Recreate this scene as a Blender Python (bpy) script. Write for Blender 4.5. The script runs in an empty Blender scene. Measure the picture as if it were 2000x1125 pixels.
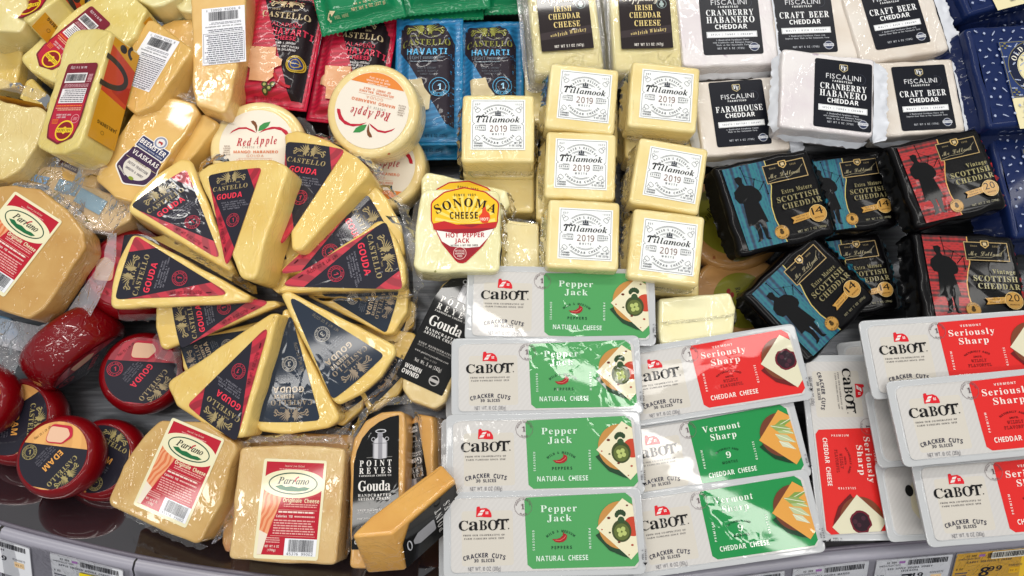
import bpy, bmesh, math, random
from mathutils import Matrix, Vector, noise
from math import sin, cos, pi, radians as R
random.seed(7)
sc = bpy.context.scene
col = sc.collection

# ---------------------------------------------------------------- camera
FPX = 1455.0; TILT = R(15); DIST = .65
TGT = Vector((0, 0, .05))
CAM = TGT + DIST*Vector((0, -sin(TILT), cos(TILT)))
cam = bpy.data.cameras.new('camera'); cam_o = bpy.data.objects.new('camera', cam); col.objects.link(cam_o)
cam.sensor_width = 36; cam.lens = 36*FPX/2000; cam.clip_start = .01; cam.clip_end = 50
cam_o.location = CAM; cam_o.rotation_euler = (TILT, 0, 0); sc.camera = cam_o
# ---------------------------------------------------------------- light
w = bpy.data.worlds.new('World'); sc.world = w; w.use_nodes = True
bg = w.node_tree.nodes['Background']; bg.inputs[0].default_value = (.93, .97, 1, 1); bg.inputs[1].default_value = .30
sc.view_settings.view_transform = 'Standard'; sc.view_settings.look = 'None'
sc.view_settings.exposure = 0.0; sc.view_settings.gamma = 1
def tube(x, y, z, lx, ly, power, color=(1, .97, .92)):
    l = bpy.data.lights.new('tube_light', 'AREA'); l.shape = 'RECTANGLE'; l.size = lx; l.size_y = ly
    l.energy = power; l.color = color
    o = bpy.data.objects.new('tube_light', l); col.objects.link(o); o.location = (x, y, z)
    o.rotation_euler = (Vector((0, 0, .05))-Vector((x, y, z))).to_track_quat('-Z', 'Y').to_euler()
tube(-.1, 1.05, 1.45, 2.2, .05, 13)
tube(.15, .20, 1.95, 2.6, .06, 13)
tube(.1, -1.15, 1.75, 2.0, .06, 9)
tube(-.85, -.25, 1.7, .06, 1.6, 5)
tube(.95, .35, 1.7, .06, 1.6, 3.5)

# ---------------------------------------------------------------- pixel -> place
RT = Vector((1, 0, 0)); UP = Vector((0, cos(TILT), sin(TILT))); FW = Vector((0, sin(TILT), -cos(TILT)))
def ray(px, py):
    return (FW*FPX + RT*(px-1000) - UP*(py-562.5)).normalized()
class Plane:
    """a (tilted) plane at height z mm above the shelf, under a point of the view"""
    def __init__(s, px, py, z, ax=0, ay=0):
        d = ray(px, py); s.O = CAM + d*((z*.001-CAM.z)/d.z)
        s.Rm = (Matrix.Rotation(R(ax), 3, 'X') @ Matrix.Rotation(R(ay), 3, 'Y'))
        s.N = s.Rm @ Vector((0, 0, 1))
    def uv(s, p):
        d = ray(*p); P = CAM + d*((s.O-CAM).dot(s.N)/d.dot(s.N))
        q = s.Rm.transposed() @ (P-s.O)
        return Vector((q.x*1000, q.y*1000))
def fit(pl, src, dst, scale_free=True):
    """similarity fit of template points (mm) to pixels seen on the plane; returns world matrix + local un-projector"""
    B = [pl.uv(p) for p in dst]; A = [Vector(p) for p in src]
    n = len(A); ca = sum(A, Vector((0, 0)))/n; cb = sum(B, Vector((0, 0)))/n
    a = b = d = 0
    for p, q in zip(A, B):
        p = p-ca; q = q-cb
        a += p.x*q.x+p.y*q.y; b += p.x*q.y-p.y*q.x; d += p.length_squared
    s = math.hypot(a, b)/d; th = math.atan2(b, a)
    if not scale_free: s = 1.0
    c_, s_ = cos(th)*s, sin(th)*s
    off = cb - Vector((c_*ca.x-s_*ca.y, s_*ca.x+c_*ca.y))
    M = (Matrix.Translation(pl.O) @ pl.Rm.to_4x4() @ Matrix.Translation((off.x*.001, off.y*.001, 0))
         @ Matrix.Rotation(th, 4, 'Z') @ Matrix.Scale(s, 4))
    def loc(p):
        q = pl.uv(p)-off
        return Vector(((q.x*cos(th)+q.y*sin(th))/s, (-q.x*sin(th)+q.y*cos(th))/s))
    return M, loc
# ---------------------------------------------------------------- materials
def lin(h):
    if isinstance(h, tuple): return h
    o = []
    for i in (0, 2, 4):
        c = int(h[i:i+2], 16)/255
        o.append(c/12.92 if c <= .04045 else ((c+.055)/1.055)**2.4)
    return (*o, 1)
MATS = {}
def newmat(name):
    m = bpy.data.materials.new(name); m.use_nodes = True
    return m, m.node_tree, m.node_tree.nodes['Principled BSDF']
def coords(nt, sx=1, sy=1, sz=1):
    tc = nt.nodes.new('ShaderNodeTexCoord'); oi = nt.nodes.new('ShaderNodeObjectInfo')
    ma = nt.nodes.new('ShaderNodeMath'); ma.operation = 'MULTIPLY'; ma.inputs[1].default_value = 7.0
    nt.links.new(oi.outputs['Random'], ma.inputs[0])
    va = nt.nodes.new('ShaderNodeVectorMath'); va.operation = 'ADD'
    nt.links.new(tc.outputs['Object'], va.inputs[0]); nt.links.new(ma.outputs[0], va.inputs[1])
    mp = nt.nodes.new('ShaderNodeMapping'); mp.inputs['Scale'].default_value = (sx, sy, sz)
    nt.links.new(va.outputs[0], mp.inputs[0]); return mp.outputs[0]
def nse(nt, vec, scale, detail=2, dist=0, rough=.5):
    n = nt.nodes.new('ShaderNodeTexNoise'); n.inputs['Scale'].default_value = scale
    n.inputs['Detail'].default_value = detail; n.inputs['Distortion'].default_value = dist
    n.inputs['Roughness'].default_value = rough
    nt.links.new(vec, n.inputs['Vector']); return n.outputs['Fac']
def ramp(nt, fac, *stops):
    r = nt.nodes.new('ShaderNodeValToRGB'); e = r.color_ramp.elements
    while len(e) < len(stops): e.new(.5)
    for el, (p, c) in zip(e, stops):
        el.position = p; el.color = lin(c) if not isinstance(c, (int, float)) else (c, c, c, 1)
    nt.links.new(fac, r.inputs[0]); return r.outputs[0]
def math2(nt, op, a, b):
    m = nt.nodes.new('ShaderNodeMath'); m.operation = op
    for i, v in enumerate((a, b)):
        if isinstance(v, (int, float)): m.inputs[i].default_value = v
        else: nt.links.new(v, m.inputs[i])
    return m.outputs[0]
def film_normal(nt, amt=1.0, size=1.0, stretch=(1, .5, 1), cover=.5, soft=.5):
    """height of cling film: taut fields, with thin curled creases in some places only"""
    v = coords(nt, *stretch)
    a = ramp(nt, nse(nt, v, 42*size, 1.5, 1.0), (.455, 0.0), (.5, 1.0), (.545, 0.0))
    b = ramp(nt, nse(nt, v, 120*size, 1.5, .6), (.44, 0.0), (.5, 1.0), (.56, 0.0))
    m = ramp(nt, nse(nt, v, 14, 1, .3), (cover, 0.0), (cover+.14, 1.0))
    h = math2(nt, 'ADD', math2(nt, 'MULTIPLY', a, .5), math2(nt, 'MULTIPLY', b, .34))
    h = math2(nt, 'MULTIPLY', h, m)
    c = nse(nt, v, 22*size, 1, .4)
    h = math2(nt, 'ADD', h, math2(nt, 'MULTIPLY', c, soft))
    bp = nt.nodes.new('ShaderNodeBump'); bp.inputs['Strength'].default_value = min(1, .6*amt)
    bp.inputs['Distance'].default_value = .0011
    nt.links.new(h, bp.inputs['Height']); return bp.outputs[0]
def coat(nt, b, kind):
    W, Rg, I, N = {'film': (1, .05, 1.5, (1.6, 1, (1, .5, 1), .40, .5)), 'label': (.7, .06, 1.45, (.5, .5, (1, .6, 1), .6, .3)),
        'crinkle': (1, .06, 1.6, (1.8, 1.9, (1, .6, 1), .36, .8)), 'gloss': (.7, .04, 1.42, (.36, .45, (1, 1, 1), .55, .35)),
        'foil': (.36, .06, 1.4, (.8, .5, (1, .5, 1), .52, .4)), 'satin': (.3, .28, 1.45, None), 'paper': (0, .5, 1.45, None)}[kind]
    b.inputs['Coat Weight'].default_value = W; b.inputs['Coat Roughness'].default_value = Rg; b.inputs['Coat IOR'].default_value = I
    if N: nt.links.new(film_normal(nt, *N), b.inputs['Coat Normal'])
def pmat(color, kind='film', rough=.5, metal=0):
    key = ('p', color, kind, rough, metal)
    if key not in MATS:
        m, nt, b = newmat('print_'+kind)
        b.inputs['Base Color'].default_value = lin(color); b.inputs['Roughness'].default_value = rough
        b.inputs['Metallic'].default_value = metal
        b.inputs['Specular IOR Level'].default_value = .12
        coat(nt, b, kind); MATS[key] = m
    return MATS[key]
def cheese(c1, c2, kind='film', scale=30, speck=None, speckc='B5452A', sss=.0):
    key = ('c', c1, c2, kind, scale, speck, speckc)
    if key in MATS: return MATS[key]
    m, nt, b = newmat('cheese')
    v = coords(nt)
    out = ramp(nt, nse(nt, v, scale, 4, .5), (.35, c1), (.68, c2))
    if speck:
        vo = nt.nodes.new('ShaderNodeTexVoronoi'); vo.inputs['Scale'].default_value = speck
        wv = nt.nodes.new('ShaderNodeVectorMath'); wv.operation = 'ADD'; nt.links.new(v, wv.inputs[0])
        nz = nt.nodes.new('ShaderNodeTexNoise'); nz.inputs['Scale'].default_value = 260; nt.links.new(v, nz.inputs['Vector'])
        sc_ = nt.nodes.new('ShaderNodeVectorMath'); sc_.operation = 'SCALE'; sc_.inputs['Scale'].default_value = .005
        nt.links.new(nz.outputs['Color'], sc_.inputs[0]); nt.links.new(sc_.outputs[0], wv.inputs[1])
        nt.links.new(wv.outputs[0], vo.inputs['Vector'])
        f = ramp(nt, vo.outputs['Distance'], (.10, 1.0), (.15, 0.0))
        g = ramp(nt, nse(nt, v, speck*.7, 0), (.52, 0.0), (.56, 1.0))
        f = math2(nt, 'MULTIPLY', f, g)
        mx = nt.nodes.new('ShaderNodeMix'); mx.data_type = 'RGBA'
        nt.links.new(f, mx.inputs[0]); nt.links.new(out, mx.inputs[6]); mx.inputs[7].default_value = lin(speckc); out = mx.outputs[2]
    nt.links.new(out, b.inputs['Base Color'])
    b.inputs['Roughness'].default_value = .42; b.inputs['Specular IOR Level'].default_value = .3
    bp = nt.nodes.new('ShaderNodeBump'); bp.inputs['Strength'].default_value = .25; bp.inputs['Distance'].default_value = .001
    nt.links.new(nse(nt, v, 45, 3), bp.inputs['Height']); nt.links.new(bp.outputs[0], b.inputs['Normal'])
    coat(nt, b, kind); MATS[key] = m; return m
def stripes(c1, c2, kind='film', scale=45, dist=6, rot=0, sharp=(.35, .6)):
    """printed wavy two-tone pattern"""
    key = ('s', c1, c2, kind, scale, dist, rot)
    if key in MATS: return MATS[key]
    m, nt, b = newmat('printed_waves')
    tc = nt.nodes.new('ShaderNodeTexCoord'); mp = nt.nodes.new('ShaderNodeMapping'); mp.inputs['Rotation'].default_value = (0, 0, R(rot))
    nt.links.new(tc.outputs['Object'], mp.inputs[0])
    wv = nt.nodes.new('ShaderNodeTexWave'); wv.inputs['Scale'].default_value = scale; wv.inputs['Distortion'].default_value = dist
    wv.inputs['Detail'].default_value = 1; wv.inputs['Detail Scale'].default_value = .8
    nt.links.new(mp.outputs[0], wv.inputs[0])
    nt.links.new(ramp(nt, wv.outputs['Fac'], (sharp[0], c1), (sharp[1], c2)), b.inputs['Base Color'])
    b.inputs['Roughness'].default_value = .45; coat(nt, b, kind); MATS[key] = m; return m
def tartan(c1, c2, c3, kind='foil'):
    key = ('t', c1, c2, c3)
    if key in MATS: return MATS[key]
    m, nt, b = newmat('tartan_print')
    tc = nt.nodes.new('ShaderNodeTexCoord')
    def wave(dirn, scale, off):
        n = nt.nodes.new('ShaderNodeTexWave'); n.wave_type = 'BANDS'; n.bands_direction = dirn
        n.inputs['Scale'].default_value = scale; n.inputs['Distortion'].default_value = 0; n.inputs['Phase Offset'].default_value = off
        nt.links.new(tc.outputs['Object'], n.inputs[0]); return n.outputs['Fac']
    a = math2(nt, 'ADD', math2(nt, 'MULTIPLY', wave('X', 22, 1), .5), math2(nt, 'MULTIPLY', wave('X', 61, 0), .5))
    c = math2(nt, 'ADD', math2(nt, 'MULTIPLY', wave('Y', 24, 2), .5), math2(nt, 'MULTIPLY', wave('Y', 67, 0), .5))
    k = .2 if c1[:1] == 'B' else .82
    f = math2(nt, 'ADD', math2(nt, 'MULTIPLY', a, k), math2(nt, 'MULTIPLY', c, 1-k))
    nt.links.new(ramp(nt, f, (.10, c3), (.34, c2), (.58, c1), (.74, c1), (.97, c2)), b.inputs['Base Color'])
    b.inputs['Roughness'].default_value = .4; coat(nt, b, kind); MATS[key] = m; return m
def clear_film(alpha=.22, tint='F2F0F2', name='clear'):
    key = ('f', alpha, tint)
    if key in MATS: return MATS[key]
    m, nt, b = newmat('clear_film')
    for l in list(nt.links): nt.links.remove(l)
    out = nt.nodes['Material Output']
    tr = nt.nodes.new('ShaderNodeBsdfTransparent'); tr.inputs[0].default_value = (.97, .97, .97, 1)
    gl = nt.nodes.new('ShaderNodeBsdfGlossy'); gl.inputs['Roughness'].default_value = .12
    df = nt.nodes.new('ShaderNodeBsdfDiffuse'); df.inputs[0].default_value = lin(tint)
    nrm = film_normal(nt, 1.2, 1.3, (1, .7, 1), .42, .8)
    nt.links.new(nrm, gl.inputs['Normal'])
    fr = nt.nodes.new('ShaderNodeFresnel'); fr.inputs[0].default_value = 1.45; nt.links.new(nrm, fr.inputs['Normal'])
    m1 = nt.nodes.new('ShaderNodeMixShader'); m1.inputs[0].default_value = alpha
    nt.links.new(tr.outputs[0], m1.inputs[1]); nt.links.new(df.outputs[0], m1.inputs[2])
    m2 = nt.nodes.new('ShaderNodeMixShader'); nt.links.new(math2(nt, 'ADD', math2(nt, 'MULTIPLY', fr.outputs[0], 1.1), .0), m2.inputs[0])
    nt.links.new(m1.outputs[0], m2.inputs[1]); nt.links.new(gl.outputs[0], m2.inputs[2])
    nt.links.new(m2.outputs[0], out.inputs[0]); MATS[key] = m; return m
# ---------------------------------------------------------------- polygons (mm)
def area(p): return sum(p[i][0]*p[(i+1) % len(p)][1]-p[(i+1) % len(p)][0]*p[i][1] for i in range(len(p)))/2
def fillet(poly, r, n=4):
    if area(poly) < 0: poly = poly[::-1]
    out = []; N = len(poly)
    for i in range(N):
        p = Vector(poly[i][:2]); a = Vector(poly[i-1][:2])-p; b = Vector(poly[(i+1) % N][:2])-p
        la, lb = a.length, b.length
        if la < 1e-6 or lb < 1e-6: continue
        a /= la; b /= lb
        ang = math.acos(max(-1, min(1, a.dot(b))))
        if ang > R(172): out.append(p); continue
        t = min(r/math.tan(ang/2), la*.45, lb*.45)
        p0 = p+a*t; p1 = p+b*t
        for k in range(n+1):
            u = k/n; out.append(p0*(1-u)**2+p*2*u*(1-u)+p1*u*u)
    return out
def smooth_poly(poly, it=1):
    for _ in range(it):
        o = []
        for i in range(len(poly)):
            p = Vector(poly[i]); q = Vector(poly[(i+1) % len(poly)]); o += [p*.75+q*.25, p*.25+q*.75]
        poly = o
    return poly
def inset(poly, d):
    N = len(poly); out = []
    for i in range(N):
        a = (Vector(poly[i])-Vector(poly[i-1])); b = (Vector(poly[(i+1) % N])-Vector(poly[i]))
        if a.length < 1e-9: a = b
        if b.length < 1e-9: b = a
        n = Vector((-a.y, a.x)).normalized()+Vector((-b.y, b.x)).normalized()
        if n.length < 1e-6: n = Vector((-a.y, a.x))
        n.normalize(); out.append(Vector(poly[i])+n*d)
    return out
def clip(poly, p, q):
    """keep what lies left of the line p->q"""
    px, py = p; dx, dy = q[0]-px, q[1]-py
    s = lambda v: dx*(v[1]-py)-dy*(v[0]-px)
    out = []
    for i in range(len(poly)):
        a, b = poly[i], poly[(i+1) % len(poly)]; sa, sb = s(a), s(b)
        if sa >= 0: out.append(a)
        if (sa > 0) != (sb > 0) and sa != sb:
            t = sa/(sa-sb); out.append((a[0]+(b[0]-a[0])*t, a[1]+(b[1]-a[1])*t))
    return out
def rect(w_, h_, cx=0, cy=0): return [(cx-w_/2, cy-h_/2), (cx+w_/2, cy-h_/2), (cx+w_/2, cy+h_/2), (cx-w_/2, cy+h_/2)]
def circ(r, cx=0, cy=0, n=40, ry=None, a0=0, a1=360):
    ry = r if ry is None else ry; full = a1-a0 >= 360; m = n if full else n+1
    return [(cx+r*cos(R(a0+(a1-a0)*i/n)), cy+ry*sin(R(a0+(a1-a0)*i/n))) for i in range(m)]
def densify(poly, step):
    out = []
    for i in range(len(poly)):
        a = Vector(poly[i]); b = Vector(poly[(i+1) % len(poly)]); k = max(1, int((b-a).length/step))
        out += [a+(b-a)*(j/k) for j in range(k)]
    return out
# ---------------------------------------------------------------- meshes
def mesh(name, V, F, mats, idx=None, smooth=True):
    me = bpy.data.meshes.new(name); me.from_pydata([(v[0]*.001, v[1]*.001, v[2]*.001) for v in V], [], F)
    for m in (mats if isinstance(mats, (list, tuple)) else [mats]): me.materials.append(m)
    if idx: me.polygons.foreach_set('material_index', idx)
    me.polygons.foreach_set('use_smooth', [smooth]*len(F)); me.update(); return me
def widths(poly):
    """inward normals and how wide the shape is along each of them"""
    N = len(poly); nr = [b-a for a, b in zip(poly, inset(poly, 1.0))]; W = []
    for i in range(N):
        p, n = poly[i], nr[i]; best = 1e9
        for j in range(N):
            if (j-i) % N in (0, 1, N-1, N-2) : continue
            a = poly[j]; e = poly[(j+1) % N]-a; den = n.x*e.y-n.y*e.x
            if abs(den) < 1e-9: continue
            t = ((a.x-p.x)*e.y-(a.y-p.y)*e.x)/den; u = ((a.x-p.x)*n.y-(a.y-p.y)*n.x)/den
            if t > .05 and -.01 <= u <= 1.01: best = min(best, t)
        W.append(best)
    for _ in range(2): W = [min(W[i], .5*W[i]+.25*(W[i-1]+W[(i+1) % N])) for i in range(N)]
    return nr, W
def slab(poly, T, mat, r=2.5, taper=0, wob=.35, dome=0, seed=0, name='cheese', bot_r=None):
    """rounded block standing on z=0 with its top at z=T"""
    if area(poly) < 0: poly = poly[::-1]
    poly = densify(poly, 6); br = r if bot_r is None else bot_r
    poly = [Vector((p[0]+wob*noise.noise(Vector((p[0]*.06, p[1]*.06, seed))), p[1]+wob*noise.noise(Vector((p[0]*.06, p[1]*.06, seed+9))))) for p in poly]
    rings = []
    for k in range(4): a = pi/2*k/3; rings.append((taper+br*(1-sin(a)), br*(1-cos(a))))
    rings += [(taper*.5, T*.5)]
    for k in range(5): a = pi/2*k/4; rings.append((r*(1-cos(a)), T-r+r*sin(a)))
    rings.append((r+1.2, T))
    V = []; F = []; n = len(poly); nrm, wid = widths(poly)
    for d, z in rings:
        Q_ = [poly[i]+nrm[i]*min(d, wid[i]*.3) for i in range(n)]
        for _ in range(8):
            bad = [i for i in range(n) if (Q_[(i+1) % n]-Q_[i]).dot(poly[(i+1) % n]-poly[i]) < 0]
            if not bad: break
            for i in bad: j = (i+1) % n; md = (Q_[i]+Q_[j])/2; Q_[i] = md; Q_[j] = md.copy()
        for p in Q_: V.append((p.x, p.y, z+(wob*.5*noise.noise(Vector((p.x*.05, p.y*.05, seed+3))) if z > T*.8 else 0)))
    for k in range(len(rings)-1):
        for i in range(n):
            j = (i+1) % n; F.append((k*n+i, k*n+j, (k+1)*n+j, (k+1)*n+i))
    F.append(tuple(range(n))[::-1])
    t = (len(rings)-1)*n
    if dome:
        cx = sum(v[0] for v in V[t:t+n])/n; cy = sum(v[1] for v in V[t:t+n])/n; prev = t
        for s_, h in ((.7, .5), (.35, .88)):
            base = len(V)
            for i in range(n): V.append((cx+(V[t+i][0]-cx)*s_, cy+(V[t+i][1]-cy)*s_, T+dome*h))
            for i in range(n):
                j = (i+1) % n; F.append((prev+i, prev+j, base+j, base+i))
            prev = base
        V.append((cx, cy, T+dome)); c = len(V)-1
        for i in range(n): F.append((prev+i, prev+(i+1) % n, c))
    else: F.append(tuple(range(t, t+n)))
    return mesh(name, V, F, mat)
def lathe(prof, mat, n=48, name='cheese', wob=0):
    V = []; F = []
    for r, z in prof:
        for i in range(n):
            a = 2*pi*i/n; rr = r*(1+wob*noise.noise(Vector((cos(a), sin(a), z*.05)))); V.append((rr*cos(a), rr*sin(a), z))
    for k in range(len(prof)-1):
        for i in range(n):
            j = (i+1) % n; F.append((k*n+i, k*n+j, (k+1)*n+j, (k+1)*n+i))
    F.append(tuple(range(n))[::-1]); F.append(tuple(range((len(prof)-1)*n, len(prof)*n)))
    return mesh(name, V, F, mat)
def crumple(path, width, z0, mat, seed=0, drop=3, rows=5, amp=1.6, step=2.2, out=1, name='film_fold', jag=.35):
    """a crumpled sheet that runs along a path (mm) and sticks out of it sideways"""
    pts = []
    for i in range(len(path)-1):
        a = Vector(path[i]); b = Vector(path[i+1]); k = max(1, int((b-a).length/step))
        pts += [a+(b-a)*(j/k) for j in range(k)]
    pts.append(Vector(path[-1])); V = []; F = []; n = len(pts)
    for i, p in enumerate(pts):
        d = pts[min(i+1, n-1)]-pts[max(i-1, 0)]; nr = Vector((d.y, -d.x)).normalized()*out
        ends = min(1, min(i, n-1-i)/3+.25)
        for k in range(rows):
            u = k/(rows-1); q = noise.noise(Vector((i*.35, k*.8, seed*3.1))); q2 = noise.noise(Vector((i*.9, k*1.3, seed+5.5)))
            wd = width*ends*(1+jag*noise.noise(Vector((i*.5, 0, seed))))*u
            V.append((p.x+nr.x*wd+q2*.5*u, p.y+nr.y*wd+q*.5*u, z0-drop*u+amp*(q*1.2+q2*.9)*(.25+u)))
    for i in range(n-1):
        for k in range(rows-1): a = i*rows+k; F.append((a, a+1, a+rows+1, a+rows))
    return mesh(name, V, F, mat)
def sheet(poly, z, mat, amp=2, step=5, seed=0, name='film', freq=.05):
    """a rumpled sheet that fills a polygon"""
    bm = bmesh.new(); vs = [bm.verts.new((p[0], p[1], 0)) for p in poly]; bm.faces.new(vs)
    cut(bm, step)
    V = []; F = []
    bm.verts.index_update()
    for v in bm.verts:
        q = noise.noise(Vector((v.co.x*freq, v.co.y*freq, seed)))+.5*noise.noise(Vector((v.co.x*freq*2.6, v.co.y*freq*2.6, seed+4)))
        V.append((v.co.x, v.co.y, z(v.co.x, v.co.y)+amp*q if callable(z) else z+amp*q))
    F = [tuple(v.index for v in f.verts) for f in bm.faces]; bm.free()
    return mesh(name, V, F, mat)
def cut(bm, step):
    xs = [v.co.x for v in bm.verts]; ys = [v.co.y for v in bm.verts]
    for ax, lo, hi in ((0, min(xs), max(xs)), (1, min(ys), max(ys))):
        t = math.ceil(lo/step)*step
        while t < hi:
            co = (t, 0, 0) if ax == 0 else (0, t, 0); no = (1, 0, 0) if ax == 0 else (0, 1, 0)
            bmesh.ops.bisect_plane(bm, geom=bm.verts[:]+bm.edges[:]+bm.faces[:], dist=1e-5, plane_co=co, plane_no=no); t += step
# ---------------------------------------------------------------- lettering
MAPS = {'S': (0x1D400, 0x1D41A, 0x1D7CE), 'B': (0x1D5D4, 0x1D5EE, 0x1D7EC), 'R': (0x1D5A0, 0x1D5BA, 0x1D7E2),
        'C': (0x1D4D0, 0x1D4EA, None), 'I': (0x1D468, 0x1D482, 0x1D7CE), 'M': (0x1D670, 0x1D68A, 0x1D7F6), 'N': None}
GL = {}
try:      # Blender's own symbol font, opened directly: the same letters as the built-in font falls back to, only faster
    import os
    MATHF = bpy.data.fonts.load(os.path.join(bpy.utils.system_resource('DATAFILES'), 'fonts', 'NotoSansMath-Regular.woff2'))
except Exception: MATHF = None
CHARS = [chr(c) for c in range(33, 127)]+['Ñ', '·', '¢', '♣']
USED = [c for c in CHARS if c.isalnum() or c in '.,()&-']
def load_font(f):
    """all characters of one style in one text object, one per line, then split by height"""
    m = MAPS[f]; L = []
    if m and not MATHF: use = USED
    else: use = CHARS
    for ch in use:
        c = ch
        if m:
            if 'A' <= ch <= 'Z': c = chr(m[0]+ord(ch)-65)
            elif 'a' <= ch <= 'z': c = chr(m[1]+ord(ch)-97)
            elif ch.isdigit() and m[2]: c = chr(m[2]+ord(ch)-48)
        L.append(c)
    cu = bpy.data.curves.new('g', 'FONT'); cu.body = '\n'.join(['H']+L+['H']); cu.resolution_u = 2; cu.size = 1; cu.space_line = 4
    if m and MATHF: cu.font = MATHF
    o = bpy.data.objects.new('g', cu); me = bpy.data.meshes.new_from_object(o)
    vs = [v.co.copy() for v in me.vertices]
    out = {ch: ([], [], {}) for ch in use}
    ys = [v.y for v in vs]; top = max(ys); bot = min(ys)
    hh = max(v.y for v in vs if v.y > top-2)-min(v.y for v in vs if v.y > top-2); step = ((top-hh)-bot)/(len(use)+1); base = bot+step*(len(use)+1)
    for p in me.polygons:
        y = sum(vs[i].y for i in p.vertices)/len(p.vertices); k = round((base+.3-y)/step)-1
        if k < 0 or k >= len(use): continue
        V, F, mp = out[use[k]]; f_ = []
        for i in p.vertices:
            if i not in mp: mp[i] = len(V); V.append((vs[i].x, vs[i].y-base+(k+1)*step))
            f_.append(mp[i])
        F.append(tuple(f_))
    bpy.data.objects.remove(o); bpy.data.curves.remove(cu); bpy.data.meshes.remove(me)
    for ch, (V, F, mp) in out.items(): GL[(ch, f)] = (V, F, min((v[0] for v in V), default=0), max((v[0] for v in V), default=.3))
def glyph(ch, f):
    if (ch, f) not in GL: load_font(f)
    return GL.get((ch, f), ([], [], 0, .3))
def cap(f):
    V = glyph('H', f)[0]; return max(v[1] for v in V)
class Print:
    """flat print on a surface: coloured areas and lettering, in mm, layered 0.012 mm apart"""
    def __init__(s, k=1, ox=0, oy=0, down=False, kind='film', dz=.012):
        s.k, s.ox, s.oy, s.d, s.kind = k, ox, oy, -1 if down else 1, kind
        s.g = {}; s.z = .3; s.dz = dz; s.last = ''; s.part('label')
    def part(s, n):
        s.z += .15; s.cur = s.g.setdefault(n, dict(V=[], F=[], M=[], I=[])); return s
    def T(s, x, y): return ((x-s.ox)*s.k, (y-s.oy)*s.k*s.d)
    def _m(s, c):
        m = c if not isinstance(c, str) else pmat(c, s.kind)
        if m not in s.cur['M']: s.cur['M'].append(m)
        return s.cur['M'].index(m)
    def poly(s, pts, c, raw=False):
        s.z += s.dz; s.last = 'p'; P = pts if raw else [s.T(*p) for p in pts]
        if area(P) < 0: P = P[::-1]
        b = len(s.cur['V']); s.cur['V'] += [(p[0], p[1], s.z) for p in P]
        s.cur['F'].append(tuple(range(b, b+len(P)))); s.cur['I'].append(s._m(c))
    def rrect(s, x0, y0, x1, y1, r, c):
        s.poly(fillet([(x0, y0), (x1, y0), (x1, y1), (x0, y1)], r), c)
    def disc(s, x, y, r, c, ry=None, n=28, rot=0):
        pts = circ(r, 0, 0, n, ry); a = R(rot)
        s.poly([(x+p[0]*cos(a)-p[1]*sin(a), y+p[0]*sin(a)+p[1]*cos(a)) for p in pts], c)
    def line(s, pts, w_, c, closed=False):
        """a stroke as quads"""
        s.z += s.dz*(.5 if s.last == 'l' else 1); s.last = 'l'; P = [Vector(s.T(*p)) for p in pts]; w_ = w_*s.k/2; n = len(P); i_ = s._m(c)
        b = len(s.cur['V'])
        for i in range(n):
            a = P[i-1] if (i or closed) else P[0]; e = P[(i+1) % n] if (i < n-1 or closed) else P[-1]
            d1 = (P[i]-a); d2 = (e-P[i])
            if d1.length < 1e-9: d1 = d2
            if d2.length < 1e-9: d2 = d1
            d1 = d1.normalized(); d2 = d2.normalized(); nn = Vector((-d1.y-d2.y, d1.x+d2.x))
            if nn.length < 1e-6: nn = Vector((-d1.y, d1.x))
            nn.normalize(); q = w_/max(.4, nn.dot(Vector((-d1.y, d1.x))))
            s.cur['V'] += [(P[i].x+nn.x*q, P[i].y+nn.y*q, s.z), (P[i].x-nn.x*q, P[i].y-nn.y*q, s.z)]
        for i in range(n if closed else n-1):
            a = b+2*i; e = b+2*((i+1) % n); s.cur['F'].append((a+1, e+1, e, a)); s.cur['I'].append(i_)
    def ring(s, x, y, r, w_, c, a0=0, a1=360, n=28, ry=None):
        pts = circ(r, x, y, n, ry, a0, a1); s.line(pts, w_, c, a1-a0 >= 360)
    def text(s, t, x, y, h, c, f='B', w=None, al='c', rot=0, arc=None, track=.09, skew=0, rag=0):
        """baseline anchor (x,y), cap height h; arc = radius (>0 text over the top of a circle centred at x,y; <0 round its foot)"""
        s.z += s.dz*(s.last != 't'); s.last = 't'; H = cap(f); tr = track if f not in 'C' else -.01
        pen = 0; items = []
        for ch in t:
            if ch == ' ': pen += .34+track*.5; continue
            V, F, x0, x1 = glyph(ch, f)
            if ch == '1' or ch in 'Il|.,': pen += .02
            items.append((V, F, pen-x0, (x1-x0)/2, pen)); pen += x1-x0+tr
        tot = pen-tr; sy = h/H; sx = (w/tot) if w else sy
        off = {'c': -tot/2, 'l': 0, 'r': -tot}[al]; ci = s._m(c); a = R(rot)
        for gi, (V, F, dx, half, p0) in enumerate(items):
            b = len(s.cur['V']); zz = s.z+.004*(gi % 2)
            mid = (p0+half+off)*sx
            for vx, vy in V:
                lx = (vx+dx+off)*sx; ly = vy*sy; lx += skew*ly
                if arc:
                    Rr = abs(arc); th = mid/Rr*(1 if arc > 0 else -1); rx = lx-mid; ry = ly+Rr if arc > 0 else ly-Rr
                    X = rx*cos(th)+ry*sin(th); Y = -rx*sin(th)+ry*cos(th)
                else: X, Y = lx, ly
                X, Y = X*cos(a)-Y*sin(a), X*sin(a)+Y*cos(a)
                ax, ay = s.T(x, y); s.cur['V'].append((ax+X*s.k, ay+Y*s.k, zz))
            for fc in F: s.cur['F'].append(tuple(b+i for i in fc)); s.cur['I'].append(ci)
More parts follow.
